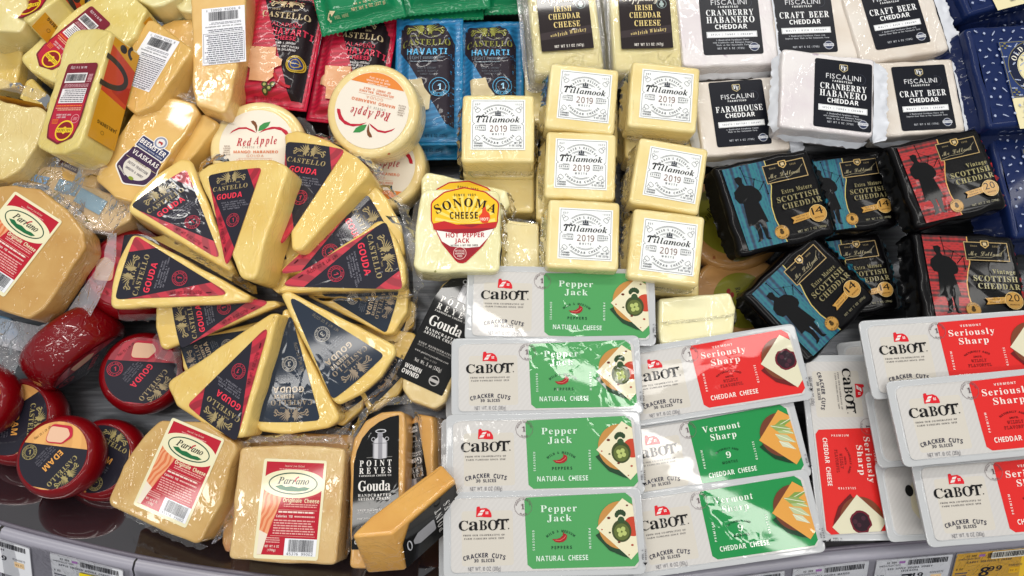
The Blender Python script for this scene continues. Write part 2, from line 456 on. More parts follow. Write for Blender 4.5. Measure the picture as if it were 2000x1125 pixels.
    def fine(s, x0, y0, x1, y1, lines, c, seed=1, ht=.5, rot=0, cx=None, cy=None):
        """rows of text too small to read, as short strokes"""
        rnd = random.Random(seed); s.z += s.dz*(s.last != 't'); s.last = 't'; ci = s._m(c); a = R(rot)
        cx = (x0+x1)/2 if cx is None else cx; cy = (y0+y1)/2 if cy is None else cy
        for i in range(lines):
            y = y0+(y1-y0)*(i+.5)/lines; hh = abs(y1-y0)/lines*ht/2; x = x0
            end = x1-(x1-x0)*rnd.uniform(0, .12)
            while x < end:
                L = (x1-x0)*rnd.uniform(.03, .13); e = min(end, x+L); b = len(s.cur['V'])
                for qx, qy in ((x, y-hh), (e, y-hh), (e, y+hh), (x, y+hh)):
                    rx = cx+(qx-cx)*cos(a)-(qy-cy)*sin(a); ry = cy+(qx-cx)*sin(a)+(qy-cy)*cos(a)
                    X, Y = s.T(rx, ry); s.cur['V'].append((X, Y, s.z))
                s.cur['F'].append((b, b+1, b+2, b+3) if s.d > 0 else (b+3, b+2, b+1, b)); s.cur['I'].append(ci); x = e+(x1-x0)*.015
    def barcode(s, x0, y0, x1, y1, c='22222A', n=30, seed=3, digits=None, dh=None):
        rnd = random.Random(seed); s.z += s.dz; ci = s._m(c); x = x0; u = (x1-x0)/(n*2.0)
        while x < x1-u:
            w_ = u*rnd.choice((.6, .8, 1.2, 1.6)); b = len(s.cur['V'])
            s.cur['V'] += [(*s.T(q, r_), s.z) for q, r_ in ((x, y0), (min(x+w_, x1), y0), (min(x+w_, x1), y1), (x, y1))]
            s.cur['F'].append((b, b+1, b+2, b+3) if s.d > 0 else (b+3, b+2, b+1, b)); s.cur['I'].append(ci); x += w_+u*rnd.choice((.6, .8, 1.2))
    def build(s, drape=None, step=5, lift=0):
        out = []
        for n, g in s.g.items():
            if not g['F']: continue
            V, F, I = g['V'], g['F'], g['I']
            if drape:
                bm = bmesh.new(); vs = [bm.verts.new(v) for v in V]
                for f, i in zip(F, I):
                    try: fc = bm.faces.new([vs[k] for k in f]); fc.material_index = i
                    except ValueError: pass
                cut(bm, step); bmesh.ops.triangulate(bm, faces=[f for f in bm.faces if len(f.verts) > 4])
                bm.verts.index_update()
                V = [(v.co.x, v.co.y, v.co.z+drape(v.co.x, v.co.y)) for v in bm.verts]
                F = [tuple(v.index for v in f.verts) for f in bm.faces]; I = [f.material_index for f in bm.faces]; bm.free()
            out.append((n, mesh(n, V, F, g['M'], I, smooth=bool(drape))))
        return out
# ---------------------------------------------------------------- things
def obj(name, me, parent=None, M=None):
    o = bpy.data.objects.new(name, me); col.objects.link(o)
    if parent: o.parent = parent
    if M is not None: o.matrix_local = M
    return o
def thing(name, label, cat, M, parts, group=None):
    """parts: (name, mesh, local matrix or None, [(subname, mesh), ...])"""
    r = obj(name, None, None, M); r.empty_display_size = .01
    r['label'] = label; r['category'] = cat
    if group: r['group'] = group
    for p in parts:
        o = obj(p[0], p[1], r, p[2] if len(p) > 2 else None)
        if len(p) > 3:
            for sn, sm in p[3]: obj(sn, sm, o)
    return r
def lab(meshes, T, name='label', M=None):
    """print meshes -> one part (label) with its sub-parts, lying at height T"""
    L = Matrix.Translation((0, 0, T*.001)) @ (M or Matrix())
    return (name, meshes[0][1], L, meshes[1:])
def down(M, T): return M @ Matrix.Translation((0, 0, -T*.001))

# ================================================================ printed designs
BEIGE = 'A8966A'; NAVY = '262530'; REDP = 'D02B40'
def emblem(P, cx, cy, w_, c, rot=0):
    """two winged beasts facing each other over a scroll"""
    a = R(rot); f = w_/30
    def qq(x, y):
        x *= f; y *= f
        X = x*cos(a)-y*sin(a); Y = x*sin(a)+y*cos(a)
        return (cx+X, cy+Y*P.d)
    for s in (-1, 1):
        for i in range(6):
            t = R(22+13*i); L = 9.4-.75*i; bx, by = 3.4-.12*i, .2+.55*i; dx, dy = cos(t), sin(t)
            P.poly([qq(s*(bx-dy*.3), by+dx*.3), qq(s*(bx+dx*L*.55-dy*.62), by+dy*L*.55+dx*.5), qq(s*(bx+dx*L), by+dy*L), qq(s*(bx+dx*L*.55+dy*.3), by+dy*L*.55-dx*.35), qq(s*(bx+dy*.3), by-dx*.3)], c)
        P.poly([qq(s*x, y) for x, y in ((.7, 3.4), (1.3, 4.9), (2.6, 5.5), (3.9, 4.6), (4.1, 3), (4.6, 1.2), (5.6, -.4), (4.8, -.9), (5.4, -2.2), (4.4, -1.9), (3.4, -.8), (2.8, -2.4), (1.9, -2.2), (2.4, -.4), (1.4, 1.0), (.6, 2.0), (1.9, 2.7))], c)
        sc_ = [(14.6, 2.6), (13.4, 3.6), (12.2, 2.9), (12.6, 1.2), (13.9, -.2), (13.4, -1.6), (12.2, -1.3), (11.4, .4), (9.6, 1.4), (7.6, .9)]
        P.line([qq(s*x, y) for x, y in sc_], .75*f, c)
        P.line([qq(s*x, y) for x, y in ((14.8, .4), (13.2, 1.4), (11.6, 2.4), (9.8, 2.6))], .55*f, c)
    P.disc(*qq(0, -1.3), .7*f, c, n=10)
    P.disc(*qq(0, .4), .45*f, c, n=8)
def seal1(P, x, y, r, c, d='1', rot=0, ring2=True, f='B'):
    P.ring(x, y, r, r*.07, c); P.ring(x, y, r*.62, r*.07, c)
    for k, (t, up) in enumerate((('CREAMY AND RICH', 1), ('VERY MILD', -1))):
        P.text(t, x, y, r*.2, c, 'B', arc=(r*.7 if up > 0 else -r*.94), rot=rot, track=.05 if up > 0 else .35)
    a = R(rot); P.text(d, x+sin(a)*r*.3, y-cos(a)*r*.3*P.d, r*.62, c, f, rot=rot)
def wedge_label(kind='gouda', seed=0):
    red = stripes('C42038', '9C142A', 'label', 28, 5, 35)
    P = Print(kind='label'); res = kind == 'reserve'
    out = fillet([(-27.5, -.3), (-14, .6), (0, .9), (14, .6), (27.5, -.3), (0, -92)], 3.6, 5)
    dark = NAVY if not res else '26303F'
    P.poly(out, red if not res else dark)
    if not res:
        o2 = out if area(out) > 0 else out[::-1]
        b = clip([tuple(v) for v in o2], (-27.4, -4), (2.6, -66))
        b = clip(b, (21.5, -20), (12.5, 1))
        P.poly(b, dark)
    P.part('lettering')
    c = BEIGE if not res else '9A8A76'
    emblem(P, -3, -8, 30, c)
    P.text('SINCE', -9.5, -11.6, 1.15, c, 'S'); P.text('1893', 4.3, -11.6, 1.15, c, 'S')
    P.text('CASTELLO', -3, -17.2, 4.1, c, 'S', w=35)
    if not res:
        P.text('GOUDA', -3, -25.6, 5.0, 'EE3C52', 'B', w=25.5)
        for i, t in enumerate(('RICH & CREAMY WITH', 'A SEMI-HARD TEXTURE,', 'NUTTY FLAVOR & A TOUCH', 'OF SWEETNESS')):
            P.text(t, -10.5+i*.8, -29.8-2.1*i, 1.2, '9C9AA6', 'R', al='l', w=(23, 24, 25.5, 16.5)[i])
        seal1(P, 2.4, -46.5, 6.1, 'C23A4E')
        P.part('weight_print'); P.text('NET WT 8 OZ (227g)', -12.4, -43, 2.4, '4A1020', 'R', w=26, rot=-73, al='l')
        P.line([(-3.4, -71), (-2.1, -75)], .8, '4A1020')
    else:
        P.text('RESERVE', 3.5, -21.8, 3.0, 'B9A78E', 'B', w=17); P.text('GOUDA', -.2, -28.2, 4.7, 'B9A78E', 'B', w=26)
        for i, t in enumerate(('MATURED 6 MONTHS', 'FOR A RICH, CREAMY', 'TEXTURE & A BOLD', 'NUTTY FLAVOR')):
            P.text(t, -.5, -32-2.0*i, 1.15, '7F8490', 'R', w=(22, 24, 21, 16)[i])
        seal1(P, -.4, -47, 6.1, 'B9B4AC', '3')
        P.part('weight_print'); P.text('NET WT 8 OZ (227g)', -13.2, -41, 2.2, '8C8272', 'R', w=25, rot=-73, al='l')
    return P.build()
def disc_label(kind):
    """round wax-cheese label, drawn in the frame of the front wheel: text runs at -129 deg"""
    P = Print(k=.16, ox=262, oy=500, down=True, kind='label'); ed = kind == 'edam'
    bgc = stripes('E9AE62', 'DDA058', 'label', 20, 5) if ed else stripes('B82036', '96142A', 'label', 28, 5, 35)
    c0 = circ(187, 262, 500, 44); P.poly(c0, bgc)
    b = clip(c0, (450, 470), (100, 430))
    if not b or min(v[1] for v in b) < 400: b = clip(c0, (100, 430), (450, 470))
    b2 = clip(b, (300, 690), (135, 660))
    P.poly(b2, NAVY)
    P.part('lettering'); tc = 'A89A66' if ed else 'A08F6E'; k = 'E9A552' if ed else 'E03A50'
    rot = 129
    P.text('CASTELLO', 318, 578, 26, tc, 'S', w=205, rot=-rot)
    emblem(P, 352, 606, 165, tc, rot=-rot)
    P.text('EDAM' if ed else 'GOUDA', 254, 520, 33, k, 'B', w=128 if ed else 150, rot=-rot)
    for i in range(4):
        P.text(('RICH & CREAMY WITH', 'A DELICATE TEXTURE', 'AND A SMOOTH TASTE', 'OF SWEETNESS')[i], 228-i*11, 512-i*8, 8, '7E7C88', 'R', w=(120, 125, 118, 80)[i], rot=-rot)
    seal1(P, 128, 484, 40, tc if ed else 'C23A4E', '1')
    P.text('NET WT 7 OZ (198g)', 176, 372, 12, '3A2418', 'R', w=105, rot=-138)
    P.part('picture')
    P.poly(fillet([(225, 325), (345, 340), (355, 400), (300, 440), (200, 430)], 30), 'C22840')
    P.poly(fillet([(222, 338), (320, 352), (340, 392), (298, 432), (206, 424)], 22), 'E9BFA0')
    return P.build()
def block_label():
    P = Print(kind='paper'); K = '2E3440'
    P.poly(rect(49, 48.6), 'F3F5F4'); P.part('lettering'); hw = 22.9; hh = 22.8
    P.line([(-hw, hh), (hw, hh), (hw, 2.2), (hw-1.8, .8), (hw, -.6), (hw, -hh), (-hw, -hh), (-hw, -.6), (-hw+1.8, .8), (-hw, 2.2)], .32, K, True)
    P.text('EST.', -17.8, 18.6, 1.7, K, 'B', w=5.5, track=.3); P.text('1909', 18.2, 18.6, 1.7, K, 'R', w=6.6, track=.3)
    cy = -1.0
    for r, a in ((20.2, 47), (19.4, 50)): P.ring(0, cy, r, .28, K, a, 180-a); P.ring(0, cy, r, .28, K, 180+a, 360-a)
    for r, a in ((13.9, 50), (13.0, 56)): P.ring(0, cy, r, .28, K, a, 180-a); P.ring(0, cy, r, .28, K, 180+a+6, 354-a)
    P.text("MAKER'S RESERVE", 0, cy, 2.1, K, 'B', arc=15.7, w=31, track=.3)
    P.text('CHEDDAR CHEESE', 0, cy, 2.1, K, 'B', arc=-17.9, w=35, track=.3)
    P.text('Tillamook', 0, 2.0, 5.5, '14151C', 'I', w=39.5, skew=.0, track=.02)
    P.line([(-20, 7.0), (-18.3, 8.2), (-12, 7.7), (-9.5, 8.4)], .9, '14151C')
    P.poly([(-3, 9.6), (3, 9.6), (2.2, 8.6), (-2.4, 8.6)], K); P.line([(-5.5, 8.7), (5.5, 8.2)], .3, K)
    for x, h_ in ((-2, 12.4), (-.2, 13.8), (1.6, 12.8)): P.poly([(x-.9, 10), (x+.9, 10), (x+.35, h_), (x-.2, h_)], K)
    P.text('2019', .3, -6.9, 5.9, '6E3B2E', 'R', w=15.4, track=.12)
    P.text('WHITE', 0, -10.3, 1.9, K, 'B', w=11, track=.5)
    for s, t in ((-1, 'EXTRA'), (1, 'SHARP')):
        P.text(t, s*16.3, -4.0, 1.7, K, 'B', w=8.4, track=.3)
        P.line([(s*11.2, -.6), (s*11.2, -5.9)], .26, K)
        for yy, a_, b_ in ((-.6, 11.2, 17), (-1.3, 11.2, 20.5), (-5.2, 11.2, 20.5), (-5.9, 11.2, 17)): P.line([(s*a_, yy), (s*b_, yy)], .26, K)
        for yy, rr in ((13.6, 42), (-13.2, -42)):
            a = R(s*rr*-1); 
            for (w_, h_, oy) in ((4.6, 3.2, 0), (2.4, 2.8, 3.0)):
                pts = fillet(rect(w_, h_, 0, oy if yy > 0 else -oy), 1.0)
                P.line([(s*18.3+p[0]*cos(a)-p[1]*sin(a), yy+p[0]*sin(a)+p[1]*cos(a)) for p in pts], .26, K, True)
    for i, t in enumerate(('FARMER', 'OWNED')): P.text(t, -21.4, -19-2.3*i, 1.5, K, 'B', al='l', w=7.8)
    P.text('NET WT', 21.4, -18.6, 1.6, K, 'B', al='r', w=6.8); P.text('8 OZ (227g)', 21.4, -21, 1.6, K, 'B', al='r', w=11)
    return P.build()
def barn(P, x0, y0, x1, y1):
    f = (x1-x0)/105; X = lambda x: x0+x*f; Y = lambda y: y0+y*(y1-y0)/68
    P.poly([(X(a), Y(b)) for a, b in ((3, 64), (6, 20), (8, 4), (16, 0), (26, 0), (30, 8), (30, 12), (70, 10), (90, 22), (102, 42), (105, 60), (102, 68), (60, 66), (30, 62))], 'D8202C')
    for q in (((36, 22), (62, 20), (52, 34), (26, 36)), ((22, 40), (50, 38), (40, 54), (12, 56))): P.poly([(X(a), Y(b)) for a, b in q], 'E6E1DC')
    for a, b in ((66, 32), (76, 32), (66, 41), (76, 41)): P.poly([(X(a), Y(b)), (X(a+7), Y(b)), (X(a+7), Y(b+7)), (X(a), Y(b+7))], 'E6E1DC')
def slices_print(kind):
    """lid print of the long resealable tray; drawn in the frame of one pack, 0.127 mm a unit"""
    P = Print(k=.127, ox=738, oy=826, down=True, kind='gloss')
    G = {'pj': '4F9E5C', 'ss': 'DC2A28', 'vs': '1E8C48'}[kind]
    lt = {'pj': 'D6EBDA', 'ss': 'F6E4DC', 'vs': 'E2F0E0'}[kind]; dk = {'pj': '14402C', 'ss': '5E1014', 'vs': '0C3C22'}[kind]
    film = pmat('DAD6D3', 'gloss')
    hatch = stripes('CCC9C6', 'C9C6C3', 'gloss', 95, .4, 40)
    P.rrect(135, 606, 1345, 1058, 34, hatch)
    pale = 'D0CABF'
    P.rrect(205, 680, 540, 1020, 20, pale)
    P.part('colour_panel')
    P.poly([(632, 603), (1285, 588), (1325, 622), (1348, 1015), (1318, 1046), (660, 1046), (628, 1020), (618, 620)], G)
    P.part('lettering')
    barn(P, 297, 652, 402, 722)
    P.text('C', 217, 800, 60, '0E0E10', 'S', w=62); P.text('a', 283, 800, 78, '0E0E10', 'S', w=62); P.text('B', 345, 800, 61, '0E0E10', 'S', w=52); P.text('O', 409, 801, 62, '0E0E10', 'S', w=66)
    P.text('T', 472, 800, 61, '0E0E10', 'S', w=62); P.line([(452, 764), (440, 760), (436, 746), (446, 737), (470, 740), (515, 738)], 10, '0E0E10')
    P.disc(511, 794, 4, '0E0E10', n=8)
    P.text('FROM OUR CO-OPERATIVE OF', 350, 836, 9.5, '4A4348', 'S', w=270); P.text('FARM FAMILIES SINCE 1919', 350, 857, 9.5, '4A4348', 'S', w=258)
    P.text('CRACKER CUTS', 350, 1420, 27, '2A2A40', 'B', arc=452, w=268); P.text('30 SLICES', 350, 997, 19, '2A2A40', 'B', w=132)
    P.text('NET WT. 10 OZ (283g)', 350, 1050, 24, '77757A', 'N', w=210)
    for i in range(22):
        a0 = i*360/22; P.ring(610, 660, 56+1.5*(i % 2), 2.2, '7A686C', a0, a0+360/22, n=3)
    P.text('WORLD CHAMPION', 610, 660, 9, '6E5C60', 'B', arc=42, w=120); P.text('PLACE', 610, 660, 9, '6E5C60', 'B', arc=-52, w=48)
    P.text('1', 606, 676, 32, '5E4A50', 'S')
    lines = {'pj': ('Pepper', 'Jack'), 'ss': ('Seriously', 'Sharp'), 'vs': ('Vermont', 'Sharp')}[kind]
    cx = 842
    if kind == 'ss':
        P.text('VERMONT', cx+4, 645, 15, lt, 'B', w=146, track=.2); P.text(lines[0], cx, 705, 42, lt, 'S', w=318); P.text(lines[1], cx+2, 765, 42, lt, 'S', w=206)
    else:
        P.text(lines[0], cx, 697, 42, lt, 'S', w=238 if kind == 'pj' else 268); P.text(lines[1], cx+2, 757, 42, lt, 'S', w=160 if kind == 'pj' else 182)
    foot = 'NATURAL CHEESE' if kind == 'pj' else 'CHEDDAR CHEESE'
    P.text(foot, 853, 1000, 32, lt, 'B', w=334)
    l, r_ = ('SEASONED', 'PREMIUM') if kind == 'pj' else ('PREMIUM', 'SELECTED')
    P.text(l, 678, 872, 14, lt, 'B', w=124, rot=90, track=.3); P.text(r_, 1030, 868, 14, lt, 'B', w=124, rot=-90, track=.3)
    if kind == 'pj':
        P.text('MILD & MEDIUM', 848, 958, 15, dk, 'B', arc=133, w=190, track=.2); P.text('PEPPERS', 852, 929, 19, dk, 'B', w=132, track=.25)
        P.poly([(792, 866), (815, 868), (842, 862), (862, 846), (864, 832), (866, 824), (870, 833), (884, 838), (890, 850), (884, 870), (866, 884), (838, 889), (812, 884)], 'A02026')
        P.line([(812, 874), (845, 876), (872, 860), (880, 848)], 4, 'D87060')
        P.line([(868, 836), (866, 822)], 4, '7A1A20')
    elif kind == 'ss':
        P.text('NATURALLY AGED', 846, 980, 13, dk, 'B', arc=155, w=178); P.text('UNTIL', 848, 862, 12, dk, 'B', w=58)
        P.text('WILDLY', 850, 893, 20, dk, 'M', w=104); P.text('FLAVORFUL', 850, 925, 20, dk, 'M', w=160)
    else:
        P.text('NATURALLY AGED', 846, 980, 13, dk, 'B', arc=150, w=160); P.text('9', 850, 888, 40, lt, 'S', w=34); P.text('MONTHS', 850, 925, 18, dk, 'B', w=106, track=.25)
    P.text('PEEL &', 1379, 975, 11, '3A3A40', 'B', w=62, rot=90); P.text('RESEAL', 1398, 975, 11, '3A3A40', 'B', w=66, rot=90)
    P.poly([(1372, 1024), (1402, 1024), (1387, 1042)], '222226')
    P.part('picture')
    area_ = [(632, 603), (1285, 588), (1325, 622), (1347, 1000), (1345, 1010), (1318, 1046), (660, 1046)]
    def cl(pts):
        # keep inside the right edge of the panel
        p = pts if area(pts) > 0 else pts[::-1]
        a = clip(p, (1325, 622), (1347, 1010)); b = clip(p, (1347, 1010), (1325, 622))
        return a if (a and sum(v[0] for v in a)/len(a) < (sum(v[0] for v in b)/len(b) if b else 9e9)) else b
    P.poly(cl([(1075, 850), (1100, 880), (1160, 945), (1250, 985), (1290, 995), (1200, 900), (1110, 830)]), {'pj': '24442C', 'ss': '6A1A1A', 'vs': '123A22'}[kind])
    P.poly(cl(circ(150, 1245, 790, 30)), {'pj': 'C08A48', 'ss': '7A4028', 'vs': '6E3A26'}[kind])
    P.poly(cl([(1262, 622), (1082, 806), (1298, 1004), (1420, 880), (1420, 740)]), {'pj': 'E6DFBE', 'ss': 'DDD8BC', 'vs': 'DE9E48'}[kind])
    rnd = random.Random(4)
    if kind == 'pj':
        P.poly(cl(circ(62, 1322, 800, 22)), 'C2452E')
        P.poly(circ(64, 1246, 826, 26, 70), '3E4A26'); P.poly(circ(50, 1246, 832, 24, 52), '5E6A34')
        for a in range(4): P.poly(circ(15, 1246+20*cos(R(a*90+30)), 832+20*sin(R(a*90+30)), 10), 'B4C070')
        P.poly(circ(22, 1246, 758, 12), '34502E')
        for a in (200, 225, 250, 275, 300, 325): P.poly(circ(13, 1244+28*cos(R(a)), 735+26*sin(R(a)), 8, 18), '2C4428')
        for x, y, s_ in ((1166, 744, 12), (1118, 815, 6), (1290, 668, 8), (1168, 835, 8), (1310, 915, 9), (1285, 975, 5), (1225, 895, 10)): P.poly(circ(s_, x, y, 7, s_*.7), rnd.choice(('6A2E20', 'A83428', '4E4A28')))
    elif kind == 'ss':
        bl = [(1265+(78+14*noise.noise(Vector((i*.9, 1, 2))))*cos(R(i*18)), 800+(74+18*noise.noise(Vector((i*.8, 4, 2))))*sin(R(i*18))) for i in range(20)]
        P.poly(cl(bl), '6A1426'); P.poly(cl([(1265+(x-1265)*.82, 800+(y-800)*.82) for x, y in bl]), '2A1420')
        for x, y in ((1240, 780), (1285, 815), (1262, 840)): P.poly(circ(16, x, y, 9), '45202E')
    else:
        for i, (x0, y0, x1, y1, c) in enumerate(((1190, 735, 1345, 700, '7C9A48'), (1200, 780, 1335, 860, 'B8C49A'), (1205, 740, 1340, 800, 'A8BC80'), (1180, 720, 1330, 770, '8CA45C'), (1215, 830, 1322, 905, 'CED2B4'))):
            dx, dy = x1-x0, y1-y0; P.poly(cl([(x0, y0), (x0+dx*.3-dy*.18, y0+dy*.3+dx*.18), (x1, y1), (x0+dx*.5+dy*.16, y0+dy*.5-dx*.16)]), c)
            P.line([(x0+4, y0+2), (x0+dx*.5, y0+dy*.5), (x1-14, y1-6)], 4, 'E4E6D0')
    return P.build(drape=lambda x, y: .0 if max(abs(x)/78, abs(y)/29) > 1 else .2*noise.noise(Vector((x*.05, y*.07, 3)))*(1-(x/78)**2)*(1-(y/29)**2), step=3.5)
def farm_label(kind):
    P = Print(kind='paper', k=1); D = '0B0E1A'; W = 'F0F1F2'; G = 'A9ADB6'
    P.poly(fillet(rect(54.5, 69.5), 2.6), pmat(D, 'satin', .35)); P.part('lettering')
    P.poly(fillet([(-4, 31), (4, 31), (4, 25.5), (0, 22.8), (-4, 25.5)], 1.2), 'C9B98C'); P.poly(fillet([(-3.4, 30.4), (3.4, 30.4), (3.4, 25.8), (0, 23.5), (-3.4, 25.8)], 1.0), pmat('1A1E2E', 'satin'))
    P.text('F', -1.2, 26, 3.9, W, 'S'); P.text('F', 1.4, 24.8, 3.7, W, 'S')
    P.text('FISCALINI', 0, 15.4, 5.0, 'D9DADD', 'N', w=33, track=.14); P.text('FARMSTEAD', -1, 12.2, 1.9, W, 'B', w=18.5, track=.2)
    P.ring(15.8, 17.4, 5.2, .2, '4E5464', -100, 110)
    if kind == 'cran':
        P.text('CRANBERRY', 0, 4.6, 5.8, W, 'S', w=43.5); P.text('HABANERO', 0, -3.0, 6.3, W, 'S', w=44); P.text('CHEDDAR', 0, -9.2, 4.6, W, 'B', w=29.5)
        yb = -14.8; t = 'SPICY · TANGY · CREAMY'; L = ('A Handcrafted Farmhouse Cheese', 'with Cranberries and Habanero Peppers', 'Made on Our Sustainable Farm'); LW = (30, 36, 30)
    elif kind == 'beer':
        P.text('CRAFT BEER', 0, 1.2, 6.4, W, 'S', w=46.5); P.text('CHEDDAR', 0, -5.2, 4.7, W, 'B', w=29.5)
        yb = -11.8; t = 'MALTY · RICH · CREAMY'; L = ('A Handcrafted Farmhouse Cheese with', 'Imperial Stout Made on Our Sustainable Farm'); LW = (34, 41)
    else:
        P.text('FARMHOUSE', 0, 1.6, 6.2, W, 'S', w=47); P.text('CHEDDAR', 0, -4.6, 4.7, W, 'B', w=29.5)
        yb = -11.6; t = 'SMOOTH · BUTTERY · CREAMY'; L = ('A Handcrafted Farmhouse Cheese', 'Made on Our Sustainable Farm'); LW = (32, 29)
    P.poly(rect(46, 6.0, 0, yb), W); P.line(rect(44.8, 4.9, 0, yb), .2, '6A7080', True); P.text(t, 0, yb-.85, 1.8, '5A6274', 'B', w=38, track=.25)
    for i, (l, lw) in enumerate(zip(L, LW)): P.text(l, 0, yb-6.2-2.5*i, 1.55, 'C4C7CE', 'S', w=lw)
    P.text('NET WT 6 OZ (170G)', -2, -29.6, 1.9, 'C4C7CE', 'B', w=24.5, track=.2)
    P.disc(19.2, -27.6, 4.3, 'B9BCC4'); P.disc(19.2, -27.6, 3.7, '39405A'); P.poly(rect(9.6, 2.6, 19.2, -27.3), 'D8DAE0'); P.text('CERTIFIED', 19.2, -27.9, 1.2, '2A3048', 'B', w=8.6)
    return P.build()
def piper(P, dx=0, dy=0, s=1):
    q = lambda L: [(dx+((x-300)*.17-45)*s, dy+(42-(y-570)*.17)*s) for x, y in L]; K = '08090B'
    P.poly(q([(385, 655), (410, 650), (425, 660), (422, 690), (430, 705), (465, 712), (495, 745), (503, 780), (495, 800), (475, 810), (485, 860), (496, 925), (384, 928), (388, 860), (392, 800), (372, 795), (357, 765), (362, 730), (385, 712), (398, 700), (388, 680)]), K)
    P.poly(q([(410, 926), (442, 926), (446, 960), (440, 1010), (426, 1018), (404, 1022), (418, 1004), (420, 960)]), K)
    P.poly(q([(448, 926), (480, 926), (478, 960), (470, 1004), (486, 1020), (464, 1018), (456, 1008), (452, 960)]), K)
    for L in (((444, 700), (438, 640), (434, 604)), ((470, 730), (490, 682)), ((500, 748), (536, 708)), ((540, 716), (540, 778)), ((438, 650), (536, 712))): P.line(q(L), .7*s if len(L) != 2 or L[0][0] != 438 else .3, K)
    for x, y in ((434, 604), (490, 682), (540, 776), (536, 708)): P.disc(*q([(x, y)])[0], .9, K, n=8)
def foil_print(kind):
    P = Print(kind='foil'); GD = 'C9A86A'; red = kind == 'red'
    T_ = tartan('B01416', '640C0C', '1C0506') if red else tartan('006C76', '00446A', '002A3E')
    P.part('label'); tp = [(-39, 38), (1.5, 38), (1.2, 22), (.6, 13), (-2.6, 4), (-5, -6), (-5.2, -18), (-3, -30), (-1, -40), (-37, -40)]
    P.poly(tp, T_); P.line([(1.7, 38), (1.4, 22), (.8, 13), (-2.4, 4), (-4.8, -6), (-5.0, -18), (-2.8, -30), (-1, -40)], .9, 'D8A860' if red else 'C9B868')
    P.part('piper'); piper(P)
    P.part('lettering')
    P.poly(rect(39, 17, 17.5, 24.2), '0B0A0C'); P.line(rect(39, 17, 17.5, 24.2), .7, 'B99F6E', True)
    P.poly(fillet([(13, 34.6), (20.6, 34.6), (20.6, 30), (16.8, 27), (13, 30)], 1), 'C9A86A'); P.poly(fillet([(14, 33.8), (19.6, 33.8), (19.6, 30.3), (16.8, 28), (14, 30.3)], 1), '241C14'); P.poly(rect(3.2, 3, 16.8, 31.2), 'C9B48A')
    P.text('Since', 6.5, 28.4, 1.5, '8A7A58', 'B', w=6); P.text('1850', 26, 28.4, 1.5, '8A7A58', 'S', w=6)
    P.text('Mc Lelland', 16, 20.0, 4.0, '9C9274', 'C', w=31); P.line([(-.5, 17.2), (8, 18.8), (20, 18.4), (30, 23), (35, 27.2)], .35, '9C9274')
    t = '8E8560' if not red else 'A39B6E'
    if red: P.text('Vintage', 40, 3.6, 4.0, t, 'S', w=20.5, al='r')
    else: P.text('Extra Mature', 37, 3.6, 4.0, t, 'S', w=29, al='r')
    P.text('SCOTTISH', 41, -3.8, 5.0, t, 'S', w=39.5, al='r'); P.text('CHEDDAR', 42, -10.8, 5.0, t, 'S', w=37.5, al='r')
    g = ramp_gold()
    P.poly([(9, -19.5), (27, -17.8), (27, -23.6), (9, -25.4), (11, -22.4)], g); P.text('Aged for a', 18.5, -20.8, 1.5, '3A2610', 'S', w=11, rot=3); P.text('minimum of', 18.5, -23.4, 1.5, '3A2610', 'S', w=12.5, rot=3)
    P.disc(34.3, -20.8, 8.1, 'E0BE7C'); P.ring(34.3, -20.8, 7.4, .3, '6A4A1C'); P.disc(34.3, -20.8, 7.2, g)
    P.text('20' if red else '14', 34.2, -21.6, 6.6, '14100C', 'N', w=10.6); P.text('MONTHS', 34.3, -25.3, 1.4, '4A3010', 'B', w=8.5)
    P.disc(-3.2, -30.5, 6.6, g); P.ring(-3.2, -30.5, 6.3, .35, '5E4418'); P.text('PRODUCT', -3.2, -30.5, 1.5, '2E1E0A', 'B', arc=4.3, w=9); P.text('OF SCOTLAND', -3.2, -30.5, 1.2, '2E1E0A', 'B', arc=-5.6, w=10)
    P.disc(-3.2, -30.6, 2.0, '4A3818', n=12); P.poly([(-5, -28.4), (-3.2, -29.6), (-1.4, -28.4), (-3.2, -27)], '3A2A14')
    P.text('NET WT 7 OZ (200g)', 38, -34.5, 2.0, '8A8468', 'B', w=27, al='r')
    return P.build(drape=lambda x, y: .2*noise.noise(Vector((x*.045, y*.045, 1))), step=4)
def ramp_gold():
    return pmat('BE9048', 'foil', .35)
